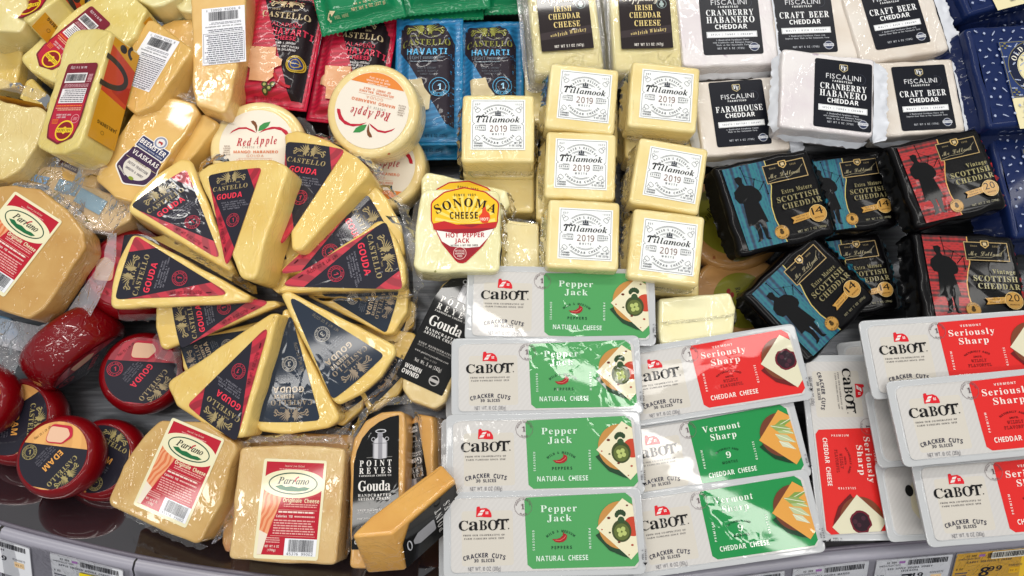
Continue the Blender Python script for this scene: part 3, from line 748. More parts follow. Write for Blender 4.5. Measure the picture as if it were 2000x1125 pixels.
def apple_label():
    P = Print(k=.167, ox=307, oy=735, down=True, kind='label'); RD = 'BE2238'; O = 'E07A48'
    P.poly(circ(200, 307, 735, 52), 'EFE6D6')
    P.part('emblem')
    b = [p for p in circ(198, 307, 735, 60) if p[1] > 858]; P.poly(sorted(b, key=lambda p: p[0]), 'E88A3C')
    P.poly([(268, 600), (282, 596), (296, 606), (305, 626), (306, 652), (303, 664), (298, 650), (290, 628), (276, 614)], '7A4A2C')
    P.poly([(312, 658), (318, 628), (340, 610), (376, 602), (366, 628), (342, 650)], '3E8E4A')
    P.poly([(158, 674), (172, 655), (205, 636), (245, 634), (285, 652), (304, 668), (285, 662), (248, 645), (208, 646), (178, 660)], RD)
    P.poly([(316, 668), (345, 646), (385, 632), (430, 634), (468, 655), (488, 690), (492, 706), (474, 706), (462, 680), (438, 655), (400, 644), (356, 652)], RD)
    P.part('lettering')
    P.text('Red', 240, 742, 44, RD, 'I', w=80); P.text('Apple', 354, 732, 44, RD, 'I', w=125)
    P.text('CHEESE Co', 283, 756, 11, '7E746C', 'R', w=98, track=.3)
    for i, t in enumerate(('NEW', 'LOOK!', 'SAME', 'GREAT', 'TASTE!')): P.text(t, 150, 748+i*12, 8, 'A08A7A', 'B', w=(30, 40, 32, 38, 42)[i])
    P.text('MANGO HABANERO', 307, 784, 15, O, 'B', w=240); P.text('GOUDA', 305, 806, 14, 'E09A74', 'R', w=92, track=.15)
    P.line([(215, 813), (398, 813)], 1.5, 'D8A080'); P.text('DELIGHTFUL BALANCE', 302, 832, 11, O, 'B', w=190); P.text('OF SWEET & HEAT', 302, 848, 11, O, 'B', w=150)
    P.text('NATURAL CHEESE', 307, 875, 9, 'FBE6D2', 'B', w=110); P.text('MADE IN WISCONSIN', 307, 890, 9, 'FBE6D2', 'B', w=130); P.text('NET WT 8 OZ (227g)', 307, 905, 9, 'FBE6D2', 'B', w=105)
    return P.build()
def green_apple_label():
    P = Print(k=.167, ox=0, oy=0, down=True, kind='label'); P.poly(circ(215, 0, 0, 44), '7E7C22')
    P.part('lettering'); P.text('Honey', -60, 120, 40, '23260C', 'I', w=120, rot=-60); P.text('sriracha', -120, 60, 40, '23260C', 'I', w=150, rot=-60)
    for a, b in ((-110, -40), (-80, -20), (-95, 5)): P.poly(circ(16, a, b, 8, 24), '8E1E1C')
    P.text('Red Apple', -20, 10, 40, '1E2010', 'I', w=210, rot=-60)
    return P.build()
def jarl_label(seed=0):
    """round end at the top of the design, weight band at its foot; 34 x 77 mm"""
    P = Print(kind='label'); DR = '7A1C2E'; RD = 'B8203A'; W = 'EFEAEA'
    P.poly(fillet([(-17, -38), (17, -38), (17, 22), (14, 34), (0, 40), (-14, 34), (-17, 22)], 3.5), DR)
    P.poly(fillet([(-15.6, -8), (15.6, -4), (15.6, 22), (12, 33), (0, 38), (-14, 30), (-15.6, 22)], 3), RD)
    P.part('lettering'); Y = 'F2CC2E'
    P.disc(-3, 27, 9.6, Y); P.disc(-3, 27, 8.2, '8A1620'); P.poly([(-12.2, 24.6), (-5, 24.6), (-3, 23.2), (-1, 24.6), (6.2, 24.6), (6.2, 28.8), (-1, 28.8), (-3, 30.4), (-5, 28.8), (-12.2, 28.8)], Y)
    P.text('JARLSBERG', -3, 25.4, 2.7, '2A1A10', 'S', w=17.5)
    P.text('SEMI SOFT', 5, 13.8, 1.5, 'F0D8D8', 'B', w=10); P.text('PART-SKIM CHEESE', 3, 11.4, 1.5, 'F0D8D8', 'B', w=16)
    P.fine(-14, 5, 15, 8.4, 2, 'E8B090', 3); P.fine(-14, 2.5, 15, 4.6, 1, 'EE7A2E', 4)
    P.fine(7, 16, 14, 21, 4, 'EE7A2E', 8); P.ring(-11, 16, 4, .5, 'E8A0A8'); P.fine(-13.4, 14.4, -8.6, 17.6, 3, 'E8A0A8', 2)
    P.poly(rect(27, 14, 0, -6), W); P.fine(-12.8, -12.4, 12.8, .4, 7, '6E6A72', 5, .55)
    P.fine(-14, -17.6, 14, -14, 3, 'D8A0A8', 9)
    P.poly(rect(23, 9.5, 2.5, -23.4), W)
    P.text('Net Wt. 8 oz (227g)', 3, -34.6, 2.3, 'E8D0D4', 'B', w=18)
    P.fine(-15.6, -27, -10.6, -19, 6, 'E8B0B8', 11)
    P.part('barcode'); P.barcode(-8, -27, 13, -20.2)
    return P.build()
def rind_print(L, T, mid=(.34, .78), txt=True, kind='label'):
    """printed wrapper on the long side of a wedge: orange with a red field and a black brush stroke"""
    P = Print(kind=kind, k=1); O = 'D69A22'
    P.poly(rect(L, T, 0, 0), O); a, b = (mid[0]-.5)*L, (mid[1]-.5)*L; t = T/2
    P.poly([(a, -t+.2), (b-4, -t+.2), (b+6, t-.2), (a+4, t-.2)], 'C8442A'); P.poly([(a+4, -t+.3), ((a+b)/2, -t+.3), ((a+b)/2-8, t*.4), (a+8, t*.2)], 'B02A22')
    P.ring((a+b)/2+2, t*1.05, (b-a)*.30, T*.17, '35302C', 175, 365, 24, ry=T*.80)
    P.ring(b+10, -t*.6, 5.5, T*.11, '35302C', 30, 170, 12)
    P.disc(L/2-5, t*.2, T*.13, '35302C')
    if txt: P.part('lettering'); P.text('JARLSBERG', -L/2+18, -1, 3, '4E3A14', 'B', w=21, rot=90); P.ring(-L/2+9, 2, 1.6, .3, '4E3A14')
    return P.build()
def back_label(seed=1):
    P = Print(kind='paper'); K = '3A3A44'; P.poly(rect(36.5, 55), 'F0F0F4'); P.part('lettering')
    P.line(rect(34, 27.5, 0, 11.5), .3, K, True); P.fine(-16, -1.4, 16, 24.6, 13, '6A6A76', seed, .5)
    P.text('BEEMSTER VLASKAAS GOUDA', 0, 25.6, 1.3, K, 'B', w=26)
    P.fine(-16, -6.5, 16, -3, 2, '6A6A76', 5, .5); P.text('PRODUCT OF HOLLAND', -7, -9.4, 1.2, K, 'B', w=16); P.text('KEEP REFRIGERATED', 9, -9.4, 1.2, K, 'B', w=13)
    P.fine(-15, -13.2, 14, -10.6, 2, '8A8A94', 2, .5); P.text('8 59354 00401 7', 0, -26, 1.9, K, 'M', w=29)
    P.part('barcode'); P.barcode(-12.5, -23.2, 12.5, -14.6, n=34)
    return P.build()
def vlas_label():
    P = Print(k=.158, ox=285, oy=245, down=True, kind='label'); N_ = '2C3560'; PU = '3E2748'; W = 'EEE8E0'
    P.poly(fillet([(175, 195), (385, 190), (430, 300), (415, 400), (280, 470), (150, 390), (150, 290)], 40), W)
    P.poly(fillet([(180, 202), (380, 197), (422, 300), (408, 394), (280, 460), (158, 384), (158, 292)], 38), PU)
    P.poly(circ(98, 290, 330, 30, 80), 'DCD6CC'); P.poly(fillet([(165, 215), (400, 212), (412, 282), (165, 286)], 10), PU)
    P.rrect(165, 112, 400, 206, 12, W); P.rrect(172, 118, 393, 200, 9, N_)
    P.disc(300, 96, 48, W); P.disc(300, 96, 42, '8A93AC'); P.disc(300, 96, 30, 'E4E0DC'); P.part('lettering')
    P.poly([(284, 90), (312, 86), (318, 100), (312, 112), (306, 100), (292, 102), (288, 112)], 'B0302C')
    P.text('BEEMSTER', 282, 168, 34, 'F2EEEA', 'B', w=204); P.text('PREMIUM DUTCH CHEESE', 282, 190, 10, 'C8CCDA', 'B', w=196)
    P.text('VLASKAAS', 290, 258, 32, 'EFE8E4', 'B', w=208); P.text('Gouda', 290, 294, 26, PU, 'I', w=90); P.text('DUTCH TRADITION', 290, 330, 18, '4A4450', 'B', w=160, track=.15)
    P.text('SMOOTH & SWEET', 290, 366, 15, '5A5460', 'B', w=140); P.poly(circ(20, 300, 405, 10, 12), '8A9A30'); P.text('PREMIUM', 215, 400, 12, W, 'B', w=80, rot=-20)
    P.line([(170, 292), (412, 288)], 3, 'C8B890')
    return P.build()
def par_label():
    P = Print(kind='label'); C = 'EAE3BE'; RD = 'B91C30'; G = '1F4A36'
    P.poly(fillet(rect(54.5, 81), 2.4), C); P.poly(rect(49.6, 75.5, .2, .4), RD)
    photo = stripes('D9703A', 'E8A070', 'label', 70, 9, 20); P.poly([(-24.6, 16), (-8, 10), (-12, -4), (-17, -20), (-21, -37.2), (-24.6, -37.2)], photo)
    P.poly([(-24.6, -18), (-17.4, -21), (-21, -37.2), (-24.6, -37.2)], 'EADDCB')
    P.poly(clip(clip(circ(27.5, 0, 20.4, 44, 11.8), (27, -50), (27, 50)), (-27, 50), (-27, -50)), C)
    P.ring(0, 20.6, 20.6, 1.0, G, ry=8.6, n=44)
    P.part('lettering')
    P.text('Parrano', 0, 20.0, 5.6, '20261E', 'I', w=27, skew=.1, track=.0); P.line([(1.5, 22), (2.4, 24.6), (4.6, 26.2)], 1.2, 'B91C30')
    P.poly([(-15, 17.8), (-10, 19.2), (-6, 17.6), (-1, 18.4), (5, 17.2), (10, 18), (15, 17.2), (12, 15.2), (5, 14.2), (-4, 14.2), (-11, 15.6)], '1E6A3E')
    P.text('Imported from Holland', 0, 34.2, 1.6, 'EBC9B8', 'I', w=17); P.fine(-13, 31.6, 13, 33, 1, 'E09898', 3)
    P.text('Originale Cheese', 8.4, 5.2, 3.3, 'F2E6C0', 'B', w=31)
    P.fine(-6, 1, 23, 4.4, 2, 'E6A8A0', 4); P.fine(-10, -4.4, 23, -1, 1, 'F0D8CC', 5, .4); P.text('Calories 110', -4.5, -7.2, 2.0, 'F4E4DA', 'B', w=14)
    P.fine(4, -7.4, 23, -5, 1, 'E8B8B0', 6); P.fine(-13, -21, 23, -8.6, 6, 'E3A8A2', 7, .5); P.line([(-10, -1), (23, -1)], .2, 'EBC9B8'); P.line([(-15, -22), (23, -22)], .2, 'EBC9B8')
    P.text('NET WT 6 OZ', -12.5, -31.4, 1.8, 'F0D8CC', 'B', w=12); P.text('(170g)', -12.5, -34.4, 1.8, 'F0D8CC', 'B', w=7); P.fine(-18, -28, -6, -23, 3, 'E3A8A2', 8)
    P.poly(rect(27, 13.6, 11.6, -30.6), 'EEEFF4'); P.part('barcode'); P.barcode(1.5, -34.2, 22.5, -24.6, n=34); P.text('45376 99002', 11.5, -36.9, 2.0, '3A3A44', 'M', w=22)
    return P.build()
def reyes_label(cut_top=True):
    """black label: origin at the foot, 47 wide, 125 tall"""
    P = Print(k=.1475, ox=283, oy=965, down=True, kind='gloss'); K = '0A0A0B'; W = 'E9E6E2'
    P.poly(fillet([(135, 965), (430, 965), (430, 152), (370, 162), (300, 190), (240, 232), (190, 290), (155, 370), (138, 450)], 8), K); P.part('lettering')
    P.text('POINT', 280, 466, 36, W, 'S', w=206, track=.3); P.text('REYES', 278, 512, 36, W, 'S', w=206, track=.3); P.text('FARMSTEAD CHEESE CO', 278, 530, 10, W, 'S', w=208)
    P.text('Gouda', 274, 618, 62, W, 'S', w=208, track=.02); P.text('HANDCRAFTED', 276, 652, 16, W, 'S', w=212, track=.16); P.text('ARTISAN CHEESE', 276, 674, 16, W, 'S', w=212, track=.12)
    P.text('KEEP REFRIGERATED', 276, 739, 11, 'B8B4B0', 'S', w=212); P.text('SERVE AT ROOM TEMPERATURE', 276, 753, 8, '9A9692', 'S', w=212); P.text('www.pointreyescheese.com', 276, 787, 11, 'C8C4C0', 'I', w=212)
    P.text('Made in USA', 278, 812, 10, '9A9692', 'I', w=80); P.text('Net Wt. 5 oz (142g)', 278, 846, 20, 'D0CCC8', 'S', w=170)
    P.text('WOMEN', 208, 900, 26, W, 'B', w=104); P.text('OWNED', 206, 934, 26, W, 'B', w=104); P.disc(350, 905, 30, 'B4B0AE'); P.disc(350, 905, 25, K); P.poly([(320, 897), (380, 897), (380, 914), (320, 914)], 'B4B0AE')
    P.part('milk_can')
    S = 'B5B4B8'; P.poly(fillet([(262, 418), (262, 322), (278, 300), (292, 288), (292, 272), (324, 272), (324, 288), (338, 300), (355, 322), (355, 418), (308, 424)], 6), stripes('C4C3C8', '8C8B92', 'gloss', 40, .3, 0))
    P.ring(312, 250, 33, 5, 'D2D2D6', n=20, ry=10); P.ring(264, 300, 12, 4, S, n=12); P.ring(352, 300, 12, 4, S, n=12); P.line([(264, 326), (354, 326)], 3, '66656C'); P.poly([(292, 258), (324, 258), (326, 282), (290, 282)], '9A99A0')
    P.line([(222, 414), (262, 412)], 3, '8A8884'); P.line([(354, 412), (388, 412)], 3, '8A8884')
    return P.build()
def pepper_label():
    P = Print(k=.228, ox=267, oy=262, down=True, kind='paper'); Y = 'F0C22C'; RD = 'B8172A'
    out = fillet([(140, 178), (190, 138), (266, 120), (345, 138), (396, 180), (388, 260), (330, 350), (262, 415), (235, 412), (180, 340), (140, 250)], 28, 5)
    P.poly(out, RD); inn = [(267+(p[0]-267)*.965, 262+(p[1]-262)*.965) for p in out]; P.poly(inn, Y)
    low = [p for p in inn]; 
    for a in range(0, 180, 15):
        a0, a1 = R(a+3), R(a+9.5); P.poly([(267, 262), (267+112*cos(a0), 262-118*sin(a0)*.98), (267+112*cos(a1), 262-118*sin(a1)*.98)], 'F7DC74')
    m = clip([tuple(v) for v in (inn if area(inn) > 0 else inn[::-1])], (130, 268), (410, 262)); m = m if m and sum(v[1] for v in m)/len(m) > 262 else clip([tuple(v) for v in inn[::-1]], (410, 262), (130, 268))
    P.poly(m, '9A2430')
    P.poly([(146, 262), (190, 252), (240, 268), (290, 278), (340, 262), (388, 256), (380, 280), (150, 285)], 'C22C2E')
    P.poly([(160, 288), (230, 300), (300, 300), (372, 284), (350, 318), (318, 352), (270, 356), (212, 350), (180, 330)], 'F2EEE6')
    P.part('lettering'); K = '26181A'
    P.text('SINCE 1931', 267, 156, 9, K, 'B', w=80, track=.2); P.text('SONOMA', 270, 420, 34, K, 'S', arc=222, w=222); P.text('CHEESE', 262, 244, 26, K, 'B', w=104, track=.15)
    P.poly([(322, 252), (318, 236), (330, 222), (332, 206), (344, 196), (346, 214), (358, 226), (360, 244), (350, 260), (332, 262)], 'E0482A'); P.text('HOT!', 340, 252, 11, 'F7EEDA', 'B', w=32)
    P.text('HOT PEPPER', 266, 316, 18, 'B8172A', 'B', w=142); P.text('JACK', 254, 337, 17, 'B8172A', 'B', w=54); P.text('NATURAL & BST FREE CHEESE', 262, 350, 7, '5A4A40', 'B', w=100)
    P.ring(245, 376, 23, 2, 'F2C8C0'); P.text('ARTIFICIAL', 245, 371, 7, 'F2D8D0', 'B', w=34); P.text('HORMONE', 245, 381, 7, 'F2D8D0', 'B', w=34); P.text('FREE', 245, 391, 7, 'F2D8D0', 'B', w=18)
    return P.build()
def whisky_label():
    P = Print(k=.17, ox=290, oy=140, down=True, kind='gloss'); D = '241B1C'; Y = 'E8D08A'
    P.rrect(148, -130, 432, 298, 6, D); P.poly([(148, 190), (432, 158), (432, 206), (148, 232)], '3A3032'); P.part('lettering')
    P.text('Tipperary', 270, 10, 40, 'E4DCC8', 'C', w=200); P.text('IRISH', 284, 66, 32, Y, 'S', w=98); P.text('CHEDDAR', 290, 112, 34, Y, 'S', w=172); P.text('CHEESE', 300, 162, 34, Y, 'S', w=144)
    P.text('with', 222, 214, 16, Y, 'I', w=34, rot=8); P.text('Irish Whiskey', 322, 204, 22, Y, 'I', w=160, rot=8); P.text('NET WT 5.1 OZ (147g)', 300, 282, 16, 'E8E2DA', 'B', w=158)
    P.ring(385, 30, 26, 3, '8A9A98'); P.text('♣', 385, 42, 26, 'A8B8B4', 'N', w=26)
    return P.build()
def havarti_print(kind, W_=70, H_=120):
    """origin top-left corner, y down in mm"""
    P = Print(k=1, ox=0, oy=0, down=True, kind='foil', dz=.06); red = kind == 'red'; D = '231A1E' if red else '2E2730'
    base = stripes('C4143A', 'A8102E', 'foil', 60, 3, 75) if red else stripes('257CB0', '196A9C', 'foil', 60, 3, 75)
    T_ = 'D43A54' if red else '5FB2E0'; B_ = 'C9B48C' if red else '8A8A40'
    P.poly([(3, 3), (W_-3, 3), (W_-3, H_-3), (3, H_-3)], base)
    if red: P.poly([(14, 4), (61, 4), (71, 22), (70.5, 114), (60, 114)], D)
    else: P.poly([(5, 14), (8, 10), (42, 5.5), (49, 15), (59, 31), (58, 118), (51, 117), (5, 38)], D)
    P.part('lettering'); x = 41 if red else 30; y0 = 8 if red else 11
    emblem(P, x, y0+9.5, 34 if red else 38, B_); P.text('SINCE', x-10, y0+15.4, 1.7, B_, 'S'); P.text('1893', x+9, y0+15.4, 1.7, B_, 'S')
    P.text('CASTELLO', x+1, y0+24, 6.2, B_, 'S', w=47)
    if red:
        P.text('JALAPENO', 43.5, 41, 4, T_, 'R', w=32); P.line([(52.2, 36.1), (53.3, 35.6), (54.4, 36.1), (55.4, 35.7)], .5, T_); P.text('HAVARTI', 50.5, 49.4, 6.6, T_, 'B', w=38); P.text('CHEESE', 45, 55.2, 4.6, T_, 'B', w=22)
        for i, t in enumerate(('BOLD & CREAMY', 'WITH SPICY FLECKS', 'OF JALAPENO')): P.text(t, 47+i, 59.6+3.4*i, 2.1, 'DAD4D2', 'B', w=(20, 25, 18)[i])
        P.disc(60, 79, 9, 'C9A83A'); P.disc(60, 79, 6.6, '2A3C74'); P.ring(60, 79, 7.8, .6, '6A5212'); P.ring(60, 79, 4.4, .7, 'C9A83A'); P.line([(55.4, 79), (64.6, 79)], .7, 'C9A83A')
        P.text('NET WT 8 OZ (227 g)', 38, H_-6, 2.2, '8E1830', 'B', w=28)
        P.part('picture'); P.poly([(13, 66), (39, 64), (40, 73), (47, 76), (47, 82), (41, 86), (42, 95), (37, 101), (19, 101), (18, 89), (9, 84), (9, 77), (14, 75)], cheese('E6B48A', 'DDA070', 'foil', 60, 190, 'A4402A'))
        P.line([(42, 91), (46, 98), (54, 103), (60, 104)], 2.8, 'B42430')
        for a, c_ in ((35, 104), (40, 107), (36, 110), (43, 103)): P.disc(a, c_, 3, '3E4426', n=9); P.disc(a, c_, 1.6, 'A8A860', n=7)
    else:
        P.text('HAVARTI', 32, 45, 6.3, T_, 'B', w=39); P.text('LIGHT', 20, 49.8, 3.6, '74828E', 'R', w=14); P.fine(28, 47, 50, 49.6, 2, '74828E', 3); P.fine(16, 51, 44, 53, 1, '74828E', 5)
        for i, t in enumerate(('MILD & CREAMY', 'WITH A SLIGHTLY', 'TANGY FLAVOR')): P.text(t, 32+i, 60+3.2*i, 1.9, '68707A', 'R', w=(18, 20, 17)[i])
        P.ring(44, 79, 9.6, .6, T_); P.ring(44, 79, 6.4, .5, T_); P.text('VERY MILD', 44, 79, 1.9, T_, 'B', arc=-9, w=19); P.text('1', 44, 82.2, 6.6, '9CCDEB', 'B'); P.text('NET WT 8 OZ (227g)', 38, H_-7, 2.2, '1E4A6A', 'B', w=28)
        P.part('picture'); P.poly([(11, 72), (27, 70), (30, 80), (36, 88), (35, 102), (24, 106), (13, 98)], cheese('D8C9A0', 'C8B68C', 'foil', 60))
    return P
def crown_print(w_, h_, seed=2, n=60, kind='foil'):
    P = Print(kind=kind); rnd = random.Random(seed); P.part('pattern'); c = 'A9B3CE'
    for iy in range(int(h_/8)):
        for ix in range(int(w_/9)):
            x = -w_/2+5+ix*9+(iy % 2)*4.5+rnd.uniform(-1.5, 1.5); y = h_/2-5-iy*8+rnd.uniform(-1.5, 1.5)
            if x > w_/2-3: continue
            k = rnd.randrange(4); a = rnd.uniform(-.9, .9); q = lambda L: [(x+u*cos(a)-v*sin(a), y+u*sin(a)+v*cos(a)) for u, v in L]
            if k == 0: P.poly(q([(-1.6, -.6), (1.6, -.6), (2, .9), (.9, .2), (0, 1.1), (-.9, .2), (-2, .9)]), c)
            elif k == 1: P.poly(q([(-2.6, -.5), (2.3, -.5), (2.8, .3), (0, .3), (.2, .9), (-1, .4), (-2.9, .4)]), c)
            elif k == 2: P.poly(q([(-1, -.9), (.9, -1.1), (1.2, .3), (.3, 1.3), (-.9, .9)]), c)
            else: P.poly(q([(-1.5, -.4), (-.4, .6), (1.2, .7), (1.9, -.5), (.2, -.1)]), c)
    return P
def blue_label():
    """origin top-left, y down (mm)"""
    P = Print(k=1, down=True, kind='satin'); Y = 'E9DFB4'; N_ = '1C2A4E'
    P.poly([(0, 0), (60, 0), (60, 84), (0, 84)], Y); P.poly([(0, 0), (60, 0), (60, 55), (0, 55)], '24386A'); P.line([(1.2, 1.2), (58.8, 1.2), (58.8, 53.8), (1.2, 53.8)], .5, '8E8650', True)
    P.disc(30, 27.5, 26, '151E3A', n=40); P.ring(30, 27.5, 26, .5, '8E8650', n=40); P.disc(30, 27.5, 18, Y, n=36); P.ring(30, 27.5, 17.2, .3, '8E8650', n=36)
    P.part('lettering'); P.text('OLD WORLD', 30, 27.5, 4.6, 'F2EEDC', 'S', arc=19.4, w=46); P.text('CHEESE', 30, 27.5, 4.6, 'F2EEDC', 'S', arc=-24.2, w=40)
    P.text('SARTORI', 30, 20.5, 3.1, N_, 'S', w=27, track=.2); P.poly(fillet([(24, 24), (36, 24), (36.5, 32), (30, 38), (23.5, 32)], 1.5), '2E2418'); P.line([(30, 24), (30, 37)], .6, 'C9B86A'); P.line([(24, 29), (36, 29)], .6, 'C9B86A')
    P.poly([(27, 14.6), (33, 14.6), (34, 11.8), (31.5, 13.4), (30, 11.4), (28.5, 13.4), (26, 11.8)], 'A8924A')
    for s in (-1, 1):
        for i in range(6): a = R(20+i*18); P.disc(30+s*13.4*cos(a), 29+10.5*sin(a)*.8, .9, '6A6234', n=6)
        for cx, cy in ((5, 5), (55, 5), (5, 50), (55, 50)):
            for i in range(4): P.disc(cx+2.2*cos(i*1.6), cy+2.2*sin(i*1.6), 1.2, '8E8650', n=6, ry=.7)
    P.text('AGED CHEDDAR', 30, 62.5, 3.4, N_, 'S', w=44); P.text('A robust cheddar with notes of', 30, 67.5, 2.1, '6A6A60', 'I', w=46); P.text('European style', 30, 71.5, 2.1, '6A6A60', 'I', w=26); P.line([(4, 74), (56, 74)], .2, N_); P.line([(4, 64.3), (56, 64.3)], .2, N_); P.text('NET WT. 7 OZ (198g)', 30, 79, 2.4, '5A5A58', 'B', w=30)
    return P.build()
def price_tag(name, price, cents, yellow=False, w_=62, h_=38, lines=1):
    P = Print(k=1, ox=0, oy=0, down=True, kind='paper'); bgc = 'EFC23A' if yellow else 'F1F2F7'; K = '26262E'
    P.rrect(0, 0, w_, h_, 1.6, bgc); P.part('lettering')
    if yellow: P.rrect(w_*.47, .8, w_*.97, 8.4, 1, 'E8E4D8')
    P.text('32 309', w_*.2, 4.4, 1.9, K, 'B', w=8); P.poly([(w_*.3, 2.4), (w_*.38, 2.4), (w_*.38, 4.8), (w_*.3, 4.8)], '9A6AA8'); P.text('60426207909', w_*.2, 7.4, 1.7, '4A4A54', 'M', w=15); P.fine(w_*.04, 6, w_*.08, 7.2, 1, '4A4A54')
    for i, n in enumerate(name.split('/')): P.text(n, w_*.46, 11.2+3*i, 2.0, '3A3A48', 'B', w=min(w_*.72, len(n)*1.75), track=.15)
    P.text('8 OZ', 5, 18, 1.9, K, 'B', w=5.5); P.fine(2, 20, 13, 26, 2, '5A5A66', 5)
    if price:
        P.text(price, w_*.42, 27, 10, K, 'B', w=8.5, skew=.1); P.text(cents, w_*.56, 22, 5.4, K, 'B', w=11, skew=.1)
    P.text('82044870', w_*.83, 18.4, 2, '4A4A54', 'M', w=11); P.rrect(w_*.76, 19.8, w_*.9, 26, .6, 'F0CFA0' if not yellow else 'E0AE2C'); P.text('93.7¢', w_*.83, 24.2, 2.2, '7A4A2A', 'B', w=7)
    P.part('barcode'); P.barcode(w_*.42, 1.6, w_*.94, 7.0, n=30)
    return P.build()
# ================================================================ the case
YC = cheese('EDD07E', 'E4C068')          # yellow gouda
PC = cheese('F0DFA2', 'E9D28C')          # pale block cheddar
TC = cheese('DDB878', 'CFA45E', 'crinkle')
RW = pmat('7C040E', 'gloss', .35)
FOLD = clear_film(.08); THIN = clear_film(.10)
def structure(name, me, M=None):
    o = obj(name, me, None, M); o['kind'] = 'structure'; return o
def steel():
    m, nt, b = newmat('brushed_steel'); v = coords(nt, 1, 14, 1)
    nt.links.new(ramp(nt, nse(nt, v, 30, 4), (.3, '54565A'), (.7, '74767A')), b.inputs['Base Color']); b.inputs['Metallic'].default_value = .75; b.inputs['Roughness'].default_value = .32
    bp = nt.nodes.new('ShaderNodeBump'); bp.inputs['Strength'].default_value = .2; bp.inputs['Distance'].default_value = .002
    nt.links.new(nse(nt, v, 9, 2), bp.inputs['Height']); nt.links.new(bp.outputs[0], b.inputs['Normal']); return m
def carpet():
    m, nt, b = newmat('dark_floor'); v = coords(nt); nt.links.new(ramp(nt, nse(nt, v, 300, 6), (.3, '2E2C28'), (.7, '45423C')), b.inputs['Base Color']); b.inputs['Roughness'].default_value = .9; return m
structure('floor', mesh('floor', [(-3000, -3000, -700), (3000, -3000, -700), (3000, 3000, -700), (-3000, 3000, -700)], [(0, 1, 2, 3)], carpet()))
# price rail: its upper edge, read off along the front of the case
RAILPX = [(-160, 968), (0, 1020), (120, 1052), (288, 1090), (480, 1120), (680, 1140), (900, 1148), (1100, 1141), (1330, 1110), (1625, 1072), (2000, 1038), (2200, 1010)]
ZR = 42
RAIL = [Plane(x, y, ZR).O*1000 for x, y in RAILPX]
def rail_pt(u):
    """u in 0..1 along the rail, Catmull-Rom"""
    n = len(RAIL)-1; t = u*n; i = min(int(t), n-1); f = t-i
    p = [RAIL[max(0, min(n, i+k))] for k in (-1, 0, 1, 2)]
    return .5*((2*p[1])+(p[2]-p[0])*f+(2*p[0]-5*p[1]+4*p[2]-p[3])*f*f+(3*p[1]-p[0]-3*p[2]+p[3])*f**3)
def extrude_rail(prof, mat, u0=0, u1=1, n=60, name='rail'):
    """prof: (distance towards the shopper, height) pairs swept along the rail"""
    V = []; F = []; m = len(prof)
    for i in range(n+1):
        u = u0+(u1-u0)*i/n; p = rail_pt(u); d = (rail_pt(min(1, u+.002))-rail_pt(max(0, u-.002))); nr = Vector((d.y, -d.x)).normalized()
        for a, z in prof: V.append((p.x+nr.x*a, p.y+nr.y*a, z))
    for i in range(n):
        for k in range(m-1): a = i*m+k; F.append((a, a+1, a+m+1, a+m))
    return mesh(name, V, F, mat)
# shelf deck, from the rail back
dk = [rail_pt(i/40) for i in range(41)]
V = [(p.x, p.y-4, 0) for p in dk]+[(p.x*1.0, 620, 0) for p in dk]; structure('shelf', mesh('shelf', V, [(i, i+1, 42+i, 41+i) for i in range(40)], steel()))
structure('case_back', mesh('case_back', [(-900, 560, 0), (900, 560, 0), (900, 560, 220), (-900, 560, 220)], [(0, 1, 2, 3)], pmat('3A3A3E', 'satin')))
def smoked():
    m, nt, b = newmat('smoked_acrylic'); b.inputs['Base Color'].default_value = lin('2A2226'); b.inputs['Roughness'].default_value = .06
    b.inputs['Specular IOR Level'].default_value = 1.0; b.inputs['Coat Weight'].default_value = 1; b.inputs['Coat Roughness'].default_value = .03; b.inputs['Coat IOR'].default_value = 2.1
    v = coords(nt); bp = nt.nodes.new('ShaderNodeBump'); bp.inputs['Strength'].default_value = .12; bp.inputs['Distance'].default_value = .002
    nt.links.new(nse(nt, v, 12, 2), bp.inputs['Height']); nt.links.new(bp.outputs[0], b.inputs['Normal']); return m
def railmat(c, r=.25):
    m, nt, b = newmat('rail_plastic'); b.inputs['Base Color'].default_value = lin(c); b.inputs['Roughness'].default_value = r
    coat(nt, b, 'satin'); return m
t = thing('front_fence', 'smoked clear fence strip along the front lip of the case, behind the price tags', 'fence', Matrix(), [
    ('panel', extrude_rail([(0, ZR), (-22, 26), (-46, 9), (-64, 3.0), (-70, 2.5)], smoked(), name='panel')),
    ('top_edge', extrude_rail([(-1.6, ZR-.6), (-1.2, ZR+1.0), (1.2, ZR+1.2), (2, ZR-.4)], railmat('6A6470'), name='top_edge'))])
lens = clear_film(.03, 'C8C4D8')
HOLD = [(-.02, .094, 'leftmost price tag holder, at the lower left corner'), (.098, .262, 'clear price tag holder under the wax wheels, second from the left'), (.264, .60, 'long price tag holder below the two square label wedges'),
        (.602, .965, 'clear price tag holder at the lower right below the cracker slices')]
rp = railmat('A09EAA', .3)
for u0, u1, lb in HOLD:
    thing('tag_holder', lb, 'tag holder', Matrix(), [
        ('channel', extrude_rail([(1.5, ZR-1), (4, ZR+2.2), (10, ZR+1.5), (14, ZR-3), (46, ZR-30), (50, ZR-30), (49, ZR-34), (8, ZR-8)], rp, max(0, u0), u1, 30, 'channel')),
        ('clear_cover', extrude_rail([(10.5, ZR+2.6), (15, ZR-1.2), (47, ZR-28)], lens, max(0, u0+.002), u1-.002, 30, 'clear_cover'))], group='price tag holders')
def project(P):
    d = Vector((P[0], P[1], P[2]))*.001-CAM; f = d.dot(FW); return 1000+d.dot(RT)/f*FPX, 562.5-d.dot(UP)/f*FPX
